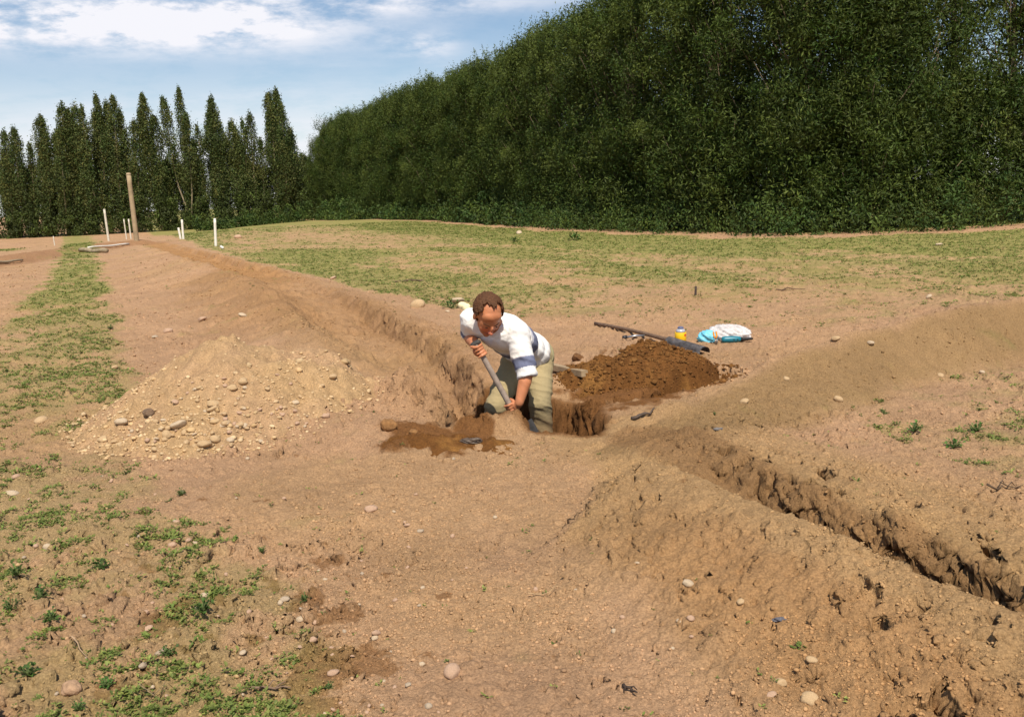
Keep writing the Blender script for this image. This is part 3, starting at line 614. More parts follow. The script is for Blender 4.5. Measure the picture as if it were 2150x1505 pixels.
for s in (-1, 1):
    he(s * .040, 0.062, -.034, .020, .020, .022)  # cheek
    he(s * .078, -0.005, -.010, .010, .020, .032, 2) # ear
    he(s * .011, 0.104, -.034, .009, .009, .007, 2)  # nostril
he(0, 0.100, -.008, .009, .014, .024); he(0, 0.113, -.028, .012, .014, .012)   # nose
he(0, 0.090, -.060, .022, .012, .005, 2); he(0, 0.087, -.069, .020, .012, .006, 2) # lips
add_cap(bm, hd(0, -0.03, -0.06), neck + ax * -0.03, 0.062, 0.07)
# trunk and limbs under the clothes
add_ell(bm, hipc + ax * 0.36, (.15, .15, .095), (lat, ax, dep)); add_ell(bm, hipc + ax * 0.14, (.135, .16, .09), (lat, ax, dep)); add_ell(bm, hipc, (.14, .10, .09), (lat, ax, dep))
for sh, el, wr in ((shR, elR, wrR), (shL, elL, wrL)):
    add_cap(bm, neck - ax * 0.06, sh, .06, .055); add_cap(bm, sh, el, .055, .044)
    mid = el.lerp(wr, 0.3); add_cap(bm, el, mid, .043, .046); add_cap(bm, mid, wr, .045, .030)
for h_, k_, an in ((hL, kL, anL), (hR, kR, anR)):
    add_cap(bm, h_, k_, .075, .055); add_cap(bm, k_, an, .052, .038)
# shovel shaft line: upper hand to lower hand
SH0 = P(1004, 731, 5.99); SH1 = P(1077, 862, 6.00); sd_ = (SH1 - SH0).normalized()
def hand(bm, wr, grip, axis, side, thumb):
    """palm and five fingers closed round a shaft; side: unit vector from the shaft towards the palm"""
    side = (side - axis * side.dot(axis)).normalized(); tng = axis.cross(side).normalized()
    pc = grip + side * 0.036; add_cap(bm, wr, pc, .028, .030)
    add_ell(bm, pc, (.040, .016, .036), (axis, side, tng))
    for i, (o_, L_) in enumerate(((-.031, .92), (-.011, 1.0), (.010, .95), (.030, .80))):
        pts = []
        for a_ in (35, 85, 145, 205, 255):
            a_ = math.radians(a_ * (0.9 + 0.1 * L_)); rr_ = 0.031 + (0.004 if i in (0, 3) else 0)
            pts.append(grip + axis * (o_ + 0.002 * (i - 1.5)) + side * math.cos(a_) * rr_ + tng * math.sin(a_) * rr_)
        chain(bm, pts, [.0105 * (0.9 + .1 * L_), .0100, .0092, .0085, .0076])
    pts = [grip + axis * thumb * .040 + side * .030 - tng * .012, grip + axis * thumb * .050 - tng * .033 + side * .010, grip + axis * thumb * .044 - tng * .030 - side * .014, grip + axis * thumb * .034 - tng * .014 - side * .030]
    chain(bm, pts, [.014, .012, .0105, .009])
hand(bm, wrR, SH0 + sd_ * 0.02, sd_, (wrR - SH0) + V3(-0.06, 0, 0.03), -1)
hand(bm, wrL, SH1 - sd_ * 0.02, sd_, (wrL - SH1) + V3(0.05, 0, 0.03), -1)
me = fuse('body', bm, 0.0048, 3); co, nn = getco(me)
loc = (co - np.array(HC)) / S_; lx, lf, lu = loc @ np.array(hx), loc @ np.array(hf), loc @ np.array(hu)
inhead = (np.abs(lx) < .1) & (lf > -.13) & (lf < .14) & (lu > -.12) & (lu < .13)
sk = np.array([0.50, 0.195, 0.090]); kc = np.ones((len(co), 3)) * sk * (1 + 0.22 * fbm(co[:, 0] + co[:, 2], co[:, 1], 0.03, 4, 7))[:, None]
red = np.clip(np.exp(-((lx) ** 2 + (lu + .03) ** 2) / .0009) * (lf > .08) + 0.7 * np.exp(-((np.abs(lx) - .04) ** 2 + (lu + .035) ** 2) / .0006), 0, 1) * inhead
kc = kc * (1 - red[:, None]) + np.array([0.52, 0.16, 0.09]) * red[:, None]
st = (inhead & (lu < -.045) & (lf > 0.03)) * 0.35; kc = kc * (1 - st[:, None]) + np.array([0.22, 0.11, 0.07]) * st[:, None]
lip = inhead & (np.abs(lu + .064) < .008) & (np.abs(lx) < .024) & (lf > .08); kc[lip] = (0.36, 0.11, 0.08)
colattr(me, 'skin', kc); shift(me, ORG)
M_skin = mat('skin', attr='skin', rough=0.5, spec=0.35, bump=[(300, 0.15, 0.001)], sss=0.08)
link('body', me, M_skin, man)
# eyes, brows
for s in (-1, 1):
    bm = bmesh.new(); add_ell(bm, hd(s * .030, .0865, .000), (.010 * S_, .006 * S_, .004 * S_), HA, 2)
    m_ = bpy.data.meshes.new('eye'); bm.to_mesh(m_); bm.free(); shift(m_, ORG); link('eye', m_, mat('eye_dark', (0.05, 0.03, 0.02), 0.7, spec=.1), man)
    bm = bmesh.new(); chain(bm, [hd(s * .014, .0895, .015), hd(s * .032, .0825, .020), hd(s * .050, .067, .017)], [.0035, .0045, .003])
    m_ = fuse('eyebrow', bm, .002, 1); shift(m_, ORG); link('eyebrow', m_, mat('brow_hair', (0.09, 0.04, 0.02), 0.9, spec=.1), man)
# hair: a rough cap, receding at the temples
bm = bmesh.new(); add_ell(bm, hd(0, -0.018, 0.030), (.086 * S_, .104 * S_, .093 * S_), HA, 6)
dl = []
for v in bm.verts:
    q = (v.co - HC) / S_; x, f, u = q.dot(hx), q.dot(hf), q.dot(hu); a = abs(x)
    line = 0.000 + 0.030 * math.exp(-(a / .020) ** 2) - 0.012 * math.exp(-((a - .042) / .016) ** 2) + .02 * (a > .06) if u > 0.045 else 0.022 + 0.1 * max(0, u - .01)
    line += 0.006 * math.sin(x * 300)
    if f > line or u < -0.065 or (u < -0.02 and f > 0.018 and a > .05) or (a > .07 and abs(f + .005) < .024 and u < .022 and u > -.05): dl.append(v)
bmesh.ops.delete(bm, geom=dl, context='VERTS'); m_ = bpy.data.meshes.new('hair'); bm.to_mesh(m_); bm.free()
co, nn = getco(m_); loc = (co - np.array(HC)) / S_
th = 0.001 + 0.008 * np.clip(fbm(loc[:, 0] * 1.0 + loc[:, 2], loc[:, 1] + loc[:, 2] * .6, 0.011, 4, 9, .65) + 0.6, 0, 2); edge = smooth(0.045, 0.02, loc @ np.array(hf)); cent = np.array(HC)
out_n = unit(co - cent); setco(m_, co + out_n * (th * (0.3 + .7 * edge))[:, None])
shift(m_, ORG); ho = link('hair', m_, mat('brown_hair', (0.095, 0.040, 0.016), 0.75, var=0.6, vscale=120, bump=[(260, 0.8, 0.004)]), man)
sm = ho.modifiers.new('thick', 'SOLIDIFY'); sm.thickness = 0.012; sm.offset = -1
ho.data.polygons.foreach_set('use_smooth', [True] * len(ho.data.polygons))
# shirt
bm = bmesh.new(); AX = (lat, ax, dep); LL = (neck - hipc).length
add_ell(bm, hipc + ax * 0.40 - dep * 0.0, (.195, .15, .125), AX); add_ell(bm, hipc + ax * 0.27, (.190, .16, .125), AX); add_ell(bm, hipc + ax * 0.13, (.178, .13, .125), AX); add_ell(bm, hipc + ax * 0.05, (.185, .11, .142), AX)
add_ell(bm, neck - ax * 0.05, (.085, .06, .075), AX)
for sh, el, wr, e in ((shR, elR, wrR, 0.98), (shL, elL, wrL, 1.06)):
    add_cap(bm, neck - ax * 0.08, sh, .085, .080); q = sh + (el - sh) * e; add_cap(bm, sh, q, .082, .066, caps=False); add_ell(bm, sh, (.084,) * 3); add_ell(bm, sh.lerp(q, .6), (.074,) * 3)
    add_cap(bm, sh.lerp(hipc + ax * .3, .35), q.lerp(sh, .5), .08, .06)
me = fuse('shirt', bm, 0.007, 4); wrinkle(me, 0.010, 0.20, ax, 21); wrinkle(me, 0.0045, 0.075, None, 22); co, nn = getco(me)
s = (co - np.array(hipc)) @ np.array(ax); l_ = (co - np.array(hipc)) @ np.array(lat)
kc = np.ones((len(co), 3)) * np.array([0.80, 0.785, 0.76]); nz = 0.012 * fbm(co[:, 0] * 2, co[:, 2] * 2, 0.08, 2, 5)
def armcoord(sh, el): d = np.array(el - sh); L2 = d @ d; t = ((co - np.array(sh)) @ d) / L2; dist = np.linalg.norm(co - np.array(sh) - np.outer(t, d), axis=1); return t, dist
slv = np.zeros(len(co), bool)
for sh, el in ((shR, elR), (shL, elL)):
    t, dist = armcoord(sh, el); on = (t > .42) & (dist < .10) & (t < 1.4); slv |= on
    kc[on & (t > .62) & (t < .86)] = (0.16, 0.175, 0.26); kc[on & (t > .60) & (t < .62)] = (.45, .45, .52)
tor = ~slv; b_ = tor & (s + nz > 0.205) & (s + nz < 0.30); kc[b_] = (0.16, 0.175, 0.26); b_ = tor & (((s + nz > 0.192) & (s + nz < .205)) | ((s + nz > .30) & (s + nz < .32))); kc[b_] = (.48, .49, .56)
gr = np.clip(smooth(.15, .55, fbm(co[:, 0] * 1.3 + co[:, 1], co[:, 2] + co[:, 1], .16, 4, 12)) * .30 + .35 * smooth(.12, .0, s) * tor, 0, .5); kc = kc * (1 - gr[:, None]) + kc * np.array([.62, .48, .36]) * gr[:, None]
colattr(me, 'cloth', kc); shift(me, ORG)
link('shirt', me, mat('shirt_cotton', attr='cloth', rough=0.9, spec=0.1, bump=[(45, 0.35, 0.01), (400, 0.3, 0.001)]), man)
# collar
bm = bmesh.new(); nn_ = 20; cpt = neck - ax * 0.005 + hf * 0.0
for k in range(nn_):
    a = k / nn_ * 6.283; b2 = (k + 1) / nn_ * 6.283
    add_cap(bm, cpt + lat * math.cos(a) * .078 + dep * math.sin(a) * .072, cpt + lat * math.cos(b2) * .078 + dep * math.sin(b2) * .072, .012, .012, 8)
me = fuse('collar', bm, .004, 2); shift(me, ORG); link('collar', me, mat('collar_cotton', (.78, .76, .73), .9), man)
# trousers
bm = bmesh.new()
add_ell(bm, hipc - ax * 0.02, (.172, .13, .130), AX); add_ell(bm, hipc + ax * 0.05, (.168, .08, .118), AX)
for h_, k_, an in ((hL, kL, anL), (hR, kR, anR)):
    md = h_.lerp(k_, .5); add_cap(bm, h_, md, .103, .092); add_cap(bm, md, k_, .092, .080); add_cap(bm, k_, k_.lerp(an, .5), .080, .078); add_cap(bm, k_.lerp(an, .5), an + V3(0, 0, .03), .078, .082)
me = fuse('trousers', bm, 0.007, 4); wrinkle(me, 0.007, 0.22, (0.3, 0, 1), 31); wrinkle(me, 0.002, 0.06, None, 33)
co, nn = getco(me); kc = np.ones((len(co), 3)) * np.array([0.365, 0.290, 0.158]) * (1 + 0.12 * fbm(co[:, 0] + co[:, 1], co[:, 2], .1, 3, 8))[:, None]
dirt = smooth(0.0, -0.3, co[:, 2]) * 0.6; kc = kc * (1 - dirt[:, None]) + np.array([.32, .19, .1]) * dirt[:, None]; colattr(me, 'cloth', kc); shift(me, ORG)
tr_o = link('trousers', me, mat('khaki_cloth', attr='cloth', rough=0.92, spec=0.1, bump=[(60, 0.4, 0.008), (500, .3, .001)]), man)
# belt and loose shirt hem knot
bm = bmesh.new()
for k in range(28):
    a = k / 28 * 6.283; b2 = (k + 1) / 28 * 6.283; c_ = hipc - ax * 0.035
    add_cap(bm, c_ + lat * math.cos(a) * .170 + dep * math.sin(a) * .128, c_ + lat * math.cos(b2) * .170 + dep * math.sin(b2) * .128, .014, .014, 8)
me = fuse('waistband', bm, .006, 2); shift(me, ORG); link('waistband', me, mat('waistband_cloth', (.26, .23, .125), .9), man)
for an in (anL, anR):
    bm = bmesh.new(); add_cap(bm, an + V3(0, 0, .06), an + V3(0, 0, -.03), .062, .055); add_ell(bm, an + V3(0, -.09, -.045), (.052, .12, .042)); add_ell(bm, an + V3(0, .03, -.045), (.045, .06, .042))
    me = fuse('boot', bm, .008, 3); shift(me, ORG); link('boot', me, mat('boot_rubber', (.03, .03, .03), .6), man)
# pale rag tucked at the far shoulder
bm = bmesh.new(); add_ell(bm, P(971, 641, 6.30), (.034, .03, .026)); add_ell(bm, P(979, 646, 6.29), (.03, .03, .03)); me = fuse('rag', bm, .006, 2); wrinkle(me, .004, .04, None, 3)
shift(me, ORG); link('shoulder_rag', me, mat('pale_yellow_cloth', (.78, .68, .42), .9), man)
# shovel held in both hands
sv_ = empty('shovel', SH1 - Vector(ORG) * 0, 'short wooden-handled shovel gripped by the man and pushed into the trench', 'shovel')
def rel(me): shift(me, SH1); return me
bm = bmesh.new(); tip = SH1 + sd_ * 0.13
add_cap(bm, SH0 - sd_ * 0.03, SH0 + sd_ * .2, .019, .020, 14); add_cap(bm, SH0 + sd_ * .2, tip, .020, .021, 14)
me = rel(fuse('handle', bm, .004, 1)); link('handle', me, mat('worn_ash_wood', (.30, .235, .19), .75, var=.25, vscale=30), sv_)
bm = bmesh.new(); xa = sd_.cross(V3(0, -1, 0)).normalized(); add_cap(bm, SH0 - sd_ * .035 - xa * .02, SH0 - sd_ * .035 + xa * .02, .020, .020, 14)
me = rel(fuse('grip', bm, .004, 1)); link('grip', me, mat('dark_grip', (.05, .045, .04), .6), sv_)
bm = bmesh.new(); nb = sd_.cross(xa).normalized(); w_ = 8; hgt = 9; grid = []
for j in range(hgt):
    t = j / (hgt - 1); row = []
    for i in range(w_):
        u = i / (w_ - 1) * 2 - 1; ww = .085 * (1 if t < .7 else math.sqrt(max(.05, 1 - ((t - .7) / .32) ** 2)))
        row.append(bm.verts.new(tip + sd_ * (t * .20 - .02) + xa * u * ww + nb * (.022 * (u * u) - .01)))
    grid.append(row)
for j in range(hgt - 1):
    for i in range(w_ - 1): bm.faces.new((grid[j][i], grid[j][i + 1], grid[j + 1][i + 1], grid[j + 1][i]))
bmesh.ops.solidify(bm, geom=bm.faces[:], thickness=.004); me = bpy.data.meshes.new('blade'); bm.to_mesh(me); bm.free()
link('blade', rel(me), mat('worn_steel', (.30, .28, .26), .45, metallic=.8, var=.3), sv_)

# ------------------------------------------------------------------ heaps of dug earth
def heap(name, cx, cy, rx, ry, rot, hgt, colf, label, cat, pw=1.0, rough=0.03, seed=0, n=200, jag=0.2, m=None):
    u, v = np.meshgrid(np.linspace(-1.35, 1.35, n), np.linspace(-1.35, 1.35, n)); ca, sa = math.cos(rot), math.sin(rot)
    X = cx + u * rx * ca - v * ry * sa; Y = cy + u * rx * sa + v * ry * ca; X = X.ravel(); Y = Y.ravel(); u = u.ravel(); v = v.ravel()
    Z = heapz(X, Y, cx, cy, rx, ry, rot, hgt, pw, rough, seed, jag)
    base = height(X, Y, False); dz = Z - base
    i = np.arange(n * n).reshape(n, n); Fq = np.stack([i[:-1, :-1], i[:-1, 1:], i[1:, 1:], i[1:, :-1]], -1).reshape(-1, 4)
    ok = (dz[Fq] > -0.05).all(1) ; Fq = Fq[ok]
    me = mesh_np(name, np.stack([X - cx, Y - cy, Z], 1), Fq); colattr(me, 'soil', colf(X, Y, dz, u, v))
    o = link(name, me, m or M_soil, None, (cx, cy, 0)); tag(o, label, cat); return o
def heapz(X, Y, cx, cy, rx, ry, rot, hgt, pw, rough, seed, jag):
    ca, sa = math.cos(rot), math.sin(rot); dx, dy = X - cx, Y - cy; u = (dx * ca + dy * sa) / rx; v = (-dx * sa + dy * ca) / ry
    q = np.hypot(u, v) + jag * fbm(X, Y, 0.45, 3, seed) + 0.08 * fbm(X, Y, .12, 3, seed + 1)
    p = np.where(q < 1, np.clip(1 - q, 0, 1) ** pw, (1 - q) * 0.9)
    return height(X, Y, False) + hgt * p + rough * fbm(X, Y, 0.14, 4, seed + 3) * 0.7 + np.clip(p * 8, 0, 1) * (clods(X, Y, 0.10, .35, seed + 5) * .5 + clods(X, Y, 0.045, .5, seed + 7) * .6 + clods(X, Y, 0.022, .5, seed + 9) * .5) - 0.006
def darkc(X, Y, dz, u, v):
    c = np.ones((len(X), 3)) * np.array([0.155, 0.066, 0.019]); k = smooth(-0.1, 0.5, fbm(X, Y, .2, 4, 71)); c = c * (1 - k[:, None]) + np.array([0.25, 0.118, 0.033]) * k[:, None]
    return c * (1 + .28 * fbm(X, Y, .04, 3, 73))[:, None]
DH = dict(cx=1.10, cy=7.12, rx=0.70, ry=0.48, rot=0.10, hgt=0.34, pw=0.95, rough=.03, seed=601, jag=.28)
heap('soil_heap', colf=darkc, label='fresh dark brown earth heap beside the trench, right of the man', cat='soil heap', **DH)
def sandc(X, Y, dz, u, v):
    c = np.ones((len(X), 3)) * np.array([0.455, 0.295, 0.150]); k = smooth(-0.2, 0.5, fbm(X, Y, .5, 4, 75)); c = c * (1 - k[:, None]) + np.array([0.445, 0.28, 0.155]) * k[:, None]
    return c * (1 + .2 * fbm(X, Y, .04, 3, 77))[:, None]
GH = dict(cx=-2.02, cy=6.35, rx=0.98, ry=1.10, rot=0.0, hgt=0.55, pw=1.0, rough=.035, seed=641, jag=.14)
heap('gravel_heap', colf=sandc, label='low pale yellowish heap of sand and gravel left of the trench', cat='gravel heap', n=260, **GH)
def low(nm, px, py, rx, ry, rot, h, lab, cat='soil patch', seed=0):
    x, y, z = hit(px, py); return heap(nm, x, y, rx, ry, rot, h, darkc, lab, cat, pw=.7, rough=.012, seed=seed, n=90, jag=.45)
low('soil_spill', 925, 932, .33, .15, .15, .05, 'flat spill of dark orange-brown soil in front of the man', seed=661)

def hz(X, Y):
    z = height(X, Y, True); a = heapz(X, Y, **{k: v for k, v in DH.items()}); b = heapz(X, Y, **{k: v for k, v in GH.items()}); return np.maximum(z, np.maximum(a, b))
def hitz(px, py):
    v = ray(px, py); v = v / np.linalg.norm(v); t = np.geomspace(1.5, 160, 1500); X = v[0] * t; Y = v[1] * t
    k = max(1, int(np.argmax(CAMH + v[2] * t < hz(X, Y)))); t = np.linspace(t[k - 1], t[k], 12); X = v[0] * t; Y = v[1] * t; Zt = hz(X, Y); k = int(np.argmax(CAMH + v[2] * t <= Zt))
    return float(X[k]), float(Y[k]), float(Zt[k])
def mpp(y): return y / F                                     # metres per photo pixel at depth y

# ------------------------------------------------------------------ stones
def stone_mesh(name, seed, sub=3, sq=(1, .8, .62), ang=.0):
    bm = bmesh.new(); bmesh.ops.create_icosphere(bm, subdivisions=sub, radius=1); me = bpy.data.meshes.new(name); bm.to_mesh(me); bm.free()
    co, n = getco(me); g = np.random.default_rng(seed)
    for _ in range(9):                                         # knock flats off it
        d = unit(g.normal(size=3)); h_ = g.uniform(.72, .95); s = co @ d; over = np.maximum(0, s - h_); co = co - np.outer(over * (0.75 + ang), d)
    f = fbm(co[:, 0] + co[:, 2] * 1.3 + seed, co[:, 1] + co[:, 2] * .7, .9, 4, seed); co = co * (1 + .10 * f)[:, None] * np.array(sq); setco(me, co)
    me.polygons.foreach_set('use_smooth', [True] * len(me.polygons)); return me
SV = [stone_mesh('stone', 900 + k, 3, (1, g1, g2), an) for k, (g1, g2, an) in enumerate([(.8, .62, 0), (.72, .6, .1), (.9, .55, 0), (.65, .5, .15), (.85, .75, 0), (.75, .45, .2)])]
M_st = [mat('pale_stone', (.52, .40, .27), .85, var=.18, vscale=8, bump=[(60, .4, .02)]), mat('sandy_stone', (.50, .345, .19), .88, var=.18, vscale=8, bump=[(60, .4, .02)]),
        mat('grey_stone', (.43, .335, .235), .85, var=.2, vscale=9, bump=[(60, .4, .02)]), mat('dusty_pink_stone', (.48, .315, .21), .9, var=.15, vscale=8, bump=[(60, .4, .02)])]
SM = {}
def stone(px, py, w, mi, label, group=None, asp=None, name='stone', sink=.25, xyz=None, vi=None):
    x, y, z = xyz or hitz(px, py); r = w * mpp(y) / 2; vi = vi if vi is not None else int(rng.integers(6))
    if (vi, mi) not in SM: c = SV[vi].copy(); c.materials.append(M_st[mi]); SM[(vi, mi)] = c
    o = bpy.data.objects.new(name, SM[(vi, mi)]); COL.objects.link(o); o.location = (x, y, z + r * (.5 - sink))
    o.rotation_euler = (rng.normal() * .25, rng.normal() * .25, rng.random() * 6.28 if asp is None else asp); o.scale = (r, r, r); return tag(o, label, 'stone', group)
for (px, py, w, mi, lab, asp) in [
    (86, 886, 30, 1, 'tan rounded stone in the seedlings left of the gravel heap', None), (24, 1041, 33, 0, 'pale angular stone at the left edge of the photo', 0.3),
    (780, 1072, 32, 3, 'egg-shaped pinkish stone on the bare ground below the gravel heap', 0.6), (883, 1116, 17, 2, 'small round grey stone below and right of the egg-shaped one', None),
    (950, 1415, 48, 3, 'largest rounded stone on the bare ground near the bottom of the photo', 1.3), (885, 1396, 20, 0, 'small pale stone just left of the largest foreground stone', None),
    (790, 1331, 26, 3, 'dusty stone at the edge of the damp patch below the bare ground', 0.8), (430, 1253, 21, 0, 'whitish oval stone in the seedlings, lower left', 0.7),
    (301, 1400, 27, 2, 'grey-green rounded stone low in the seedlings', 1.4), (335, 1373, 24, 2, 'grey stone beside a dark weed in the lower left', None),
    (632, 1302, 24, 0, 'flat pale stone beside the damp earth, lower left of centre', 0.1), (663, 1308, 22, 3, 'dusty stone touching the flat pale one on its right', None),
    (655, 1348, 28, 3, 'blunt pinkish stone under the two flat ones on damp earth', .4), (700, 1415, 30, 3, 'knobbly pink stone on the dark damp patch', .9),
    (412, 1142, 16, 0, 'small whitish pebble, rightmost of a short line of pebbles', 0.2), (395, 1136, 17, 3, 'dull pebble in the middle of a short line of pebbles', 0.9),
    (362, 1146, 22, 3, 'dusty pebble at the left end of a short line of pebbles', 0.2), (100, 1150, 20, 0, 'thin bright stone flake in the left seedlings', 0.2),
    (1640, 1435, 34, 1, 'rounded stone at the foot of the near spoil bank', .2), (1700, 1472, 42, 1, 'big tan stone at the bottom right of the bare ground', 0.1),
    (1705, 1388, 30, 1, 'flattish stone lying against the foot of the near bank', .1), (1620, 1460, 25, 3, 'reddish stone fragment near the bottom edge', .1),
    (1445, 1227, 26, 0, 'pale flat stone at the toe of the spoil bank', .2), (1338, 1183, 12, 0, 'tiny bright white pebble on the toe of the spoil bank', None),
    (1425, 1305, 18, 0, 'whitish pebble beside the black scrap of plastic', None), (1412, 1362, 13, 0, 'thin white chip on the bare ground right of centre', .9),
    (1450, 1300, 20, 3, 'dusty stone left of the toe of the near bank', None), (1555, 1265, 22, 1, 'tan clod-like stone on the lower slope', None),
    (1090, 491, 16, 0, 'white stone at the edge of the willow undergrowth', None), (962, 634, 28, 0, 'pale oval stone behind the weed by the man', 0.4), (940, 655, 10, 0, 'small white chip beside the weed behind the man', None),
    (1563, 845, 20, 1, 'stone at the foot of the far spoil bank near the seedlings', .3), (1760, 841, 24, 1, 'orange-tan stone at the foot of the far spoil bank', .2), (1828, 723, 22, 0, 'pale stone on the crest of the far spoil bank', 1.2),
    (1755, 713, 20, 1, 'small tan stone near the crest of the far bank', .3), (1975, 790, 16, 1, 'rounded stone at the far bank foot, right side', None), (1650, 797, 17, 1, 'round stone halfway up the far bank', None),
    (2062, 783, 14, 0, 'pale stone by the right edge at the bank foot', None), (1950, 625, 14, 0, 'white stone in the grass at the right', None), (1972, 516, 16, 0, 'pale stone far off in the grass at the right', None),
    (877, 645, 34, 1, 'flat pale slab of soil crust beside the trench, left of the man', .1), (700, 585, 14, 3, 'dark clod on the grass edge beyond the trench', None),
    (510, 664, 18, 0, 'round pale stone on the brown bank behind the gravel heap', None), (425, 672, 18, 3, 'oval stone on the bank to the left of the round pale one', .2), (353, 697, 20, 3, 'flat oval stone on the left slope of the bank', .1),
    (325, 710, 15, 2, 'small stone at the lower left of the bank', None), (500, 500, 18, 3, 'low pale slab on the ridge beyond the bank', .1), (240, 774, 16, 1, 'flat tan stone at the edge of the left seedlings', .2),
    (430, 936, 32, 1, 'biggest round cobble at the foot of the gravel heap', None), (452, 925, 24, 1, 'cobble touching the biggest one on its right', None), (375, 895, 36, 0, 'pale angular cobble in the pile at the heap foot', .5),
    (350, 915, 26, 1, 'cobble half under the pale angular one', None), (448, 851, 28, 1, 'flattened cobble high on the heap, upper of a pair', .1), (447, 862, 26, 1, 'flattened cobble, lower of a pair on the heap', .1),
    (488, 817, 26, 1, 'flat stone midway up the gravel heap, left one', .1), (510, 806, 24, 1, 'flat stone midway up the gravel heap, right one', .1), (620, 848, 22, 0, 'pale stone on the right slope of the gravel heap', .2),
    (472, 893, 26, 0, 'pale rounded cobble right of the foot pile', .2), (505, 893, 18, 1, 'small cobble beside a pale rounded one at the heap foot', None), (215, 925, 22, 1, 'outlying cobble at the far left of the heap foot', .2),
    (255, 888, 30, 0, 'pale cobble on the left flank of the gravel heap', .4), (325, 945, 18, 1, 'small cobble just below the heap foot on bare ground', None)]:
    stone(px, py, w, mi, lab, asp=asp)
# cobbles spread on the heap
k = 0
while k < 150:
    t = rng.random(); px = 230 + rng.beta(1.5, 1.8) * 480; py = 760 + (940 - 760) * rng.beta(2.6, 1.25)
    if px > 560 and py > 900 or px < 330 and py < 840: continue
    stone(px, py, float(np.clip(rng.lognormal(2.3, .38), 7, 24)), int(rng.choice([1, 1, 1, 3, 0])), 'small tan cobble lying loose on the slope of the gravel heap', 'cobbles on the gravel heap'); k += 1
k = 0
while k < 85:
    px = rng.uniform(20, 1750); py = rng.uniform(960, 1500)
    if px > 1150 and py < 1150 + (px - 1150) * .6: continue
    if rng.random() > (.3 if px < 900 else .22) + .8 * (560 < px < 850 and py > 1250): continue
    stone(px, py, float(np.clip(rng.lognormal(2.5, .32), 8, 24)), int(rng.choice([0, 2, 3, 3])), 'small dusty pebble scattered on the bare foreground', 'pebbles on the bare foreground', sink=.35); k += 1
# gravel nobody could count: one mesh of tiny pebbles and crumbs
def pebbles(name, pts, rad, cols, label, mt):
    bm = bmesh.new(); bmesh.ops.create_icosphere(bm, subdivisions=2 if len(pts) < 9000 else 1, radius=1); base = np.array([v.co[:] for v in bm.verts]); fc = np.array([[v.index for v in f.verts] for f in bm.faces]); bm.free()
    n = len(pts); b = base[None] * (1 + rng.normal(size=(n, len(base), 1)) * .14) * rng.uniform(.55, 1.1, (n, 1, 3)); a = rng.random(n) * 6.28
    bx = b[..., 0] * np.cos(a)[:, None] - b[..., 1] * np.sin(a)[:, None]; by = b[..., 0] * np.sin(a)[:, None] + b[..., 1] * np.cos(a)[:, None]
    b = np.stack([bx, by, b[..., 2] * .75], -1) * rad[:, None, None] + pts[:, None]
    Fp = (fc[None] + (np.arange(n) * len(base))[:, None, None]).reshape(-1, 3)
    me = mesh_np(name, b.reshape(-1, 3), Fp); colattr(me, 'soil', np.repeat(cols, len(base), 0)); o = link(name, me, mt); tag(o, label, name, kind='stuff'); return o
def soilcol(n, lo, hi): h_ = rng.random((n, 1)); return (np.array(lo) * (1 - h_) + np.array(hi) * h_) * rng.uniform(.8, 1.15, (n, 1))
M_peb = mat('pebble_dust', attr='soil', rough=.92, spec=.1)
n = 4200; a = rng.random(n) * 6.283; q = np.sqrt(rng.random(n)) * 1.12; X = GH['cx'] + np.cos(a) * q * GH['rx']; Y = GH['cy'] + np.sin(a) * q * GH['ry']
kp = (rng.random(n) < .12 + .88 * smooth(.35, .9, q)) & ((X < GH['cx'] + .55) | (rng.random(n) < .4)) & ((Y < GH['cy'] + .35)); X, Y = X[kp], Y[kp]; n = len(X); r_ = rng.lognormal(-4.75, .42, n)
pebbles('gravel', np.stack([X, Y, hz(X, Y) + r_ * .2], 1), r_, soilcol(n, (.50, .335, .17), (.60, .44, .26)), 'fine gravel covering the pale heap', M_peb)
n = 2600; a = rng.random(n) * 6.283; q = rng.random(n) ** .6 * 1.12; u = np.cos(a) * q * DH['rx']; v = np.sin(a) * q * DH['ry']; X = DH['cx'] + u * math.cos(.1) - v * math.sin(.1); Y = DH['cy'] + u * math.sin(.1) + v * math.cos(.1)
r_ = np.clip(rng.lognormal(-4.85, .5, n), .003, .032); pebbles('soil_crumbs', np.stack([X, Y, hz(X, Y) + r_ * .25], 1), r_, soilcol(n, (.09, .038, .012), (.22, .105, .032)), 'loose dark crumbs of earth on and around the fresh heap', M_peb)
n = 210000; th_ = rng.uniform(-.66, .66, n); rad_ = 1.9 * (30 / 1.9) ** rng.random(n); X = np.sin(th_) * rad_; Y = np.cos(th_) * rad_
kp = (fbm(X, Y, .6, 3, 701) + .35 * fbm(X, Y, .15, 2, 703) > rng.uniform(-.35, .75, n)); X, Y, rad_ = X[kp], Y[kp], rad_[kp]; n = len(X)
r_ = rng.lognormal(-5.95, .45, n) * (1 + rad_ * .14); r_ = np.clip(r_, .001, .006 + .0014 * rad_)
sc_ = soil(X, Y, 0 * X); pebbles('crumbs', np.stack([X, Y, height(X, Y) + r_ * .15], 1), r_, np.clip(sc_ * rng.uniform(.75, 1.2, (n, 1)), 0, .8), 'crumbs of dry earth and grit scattered over the ground', M_peb)

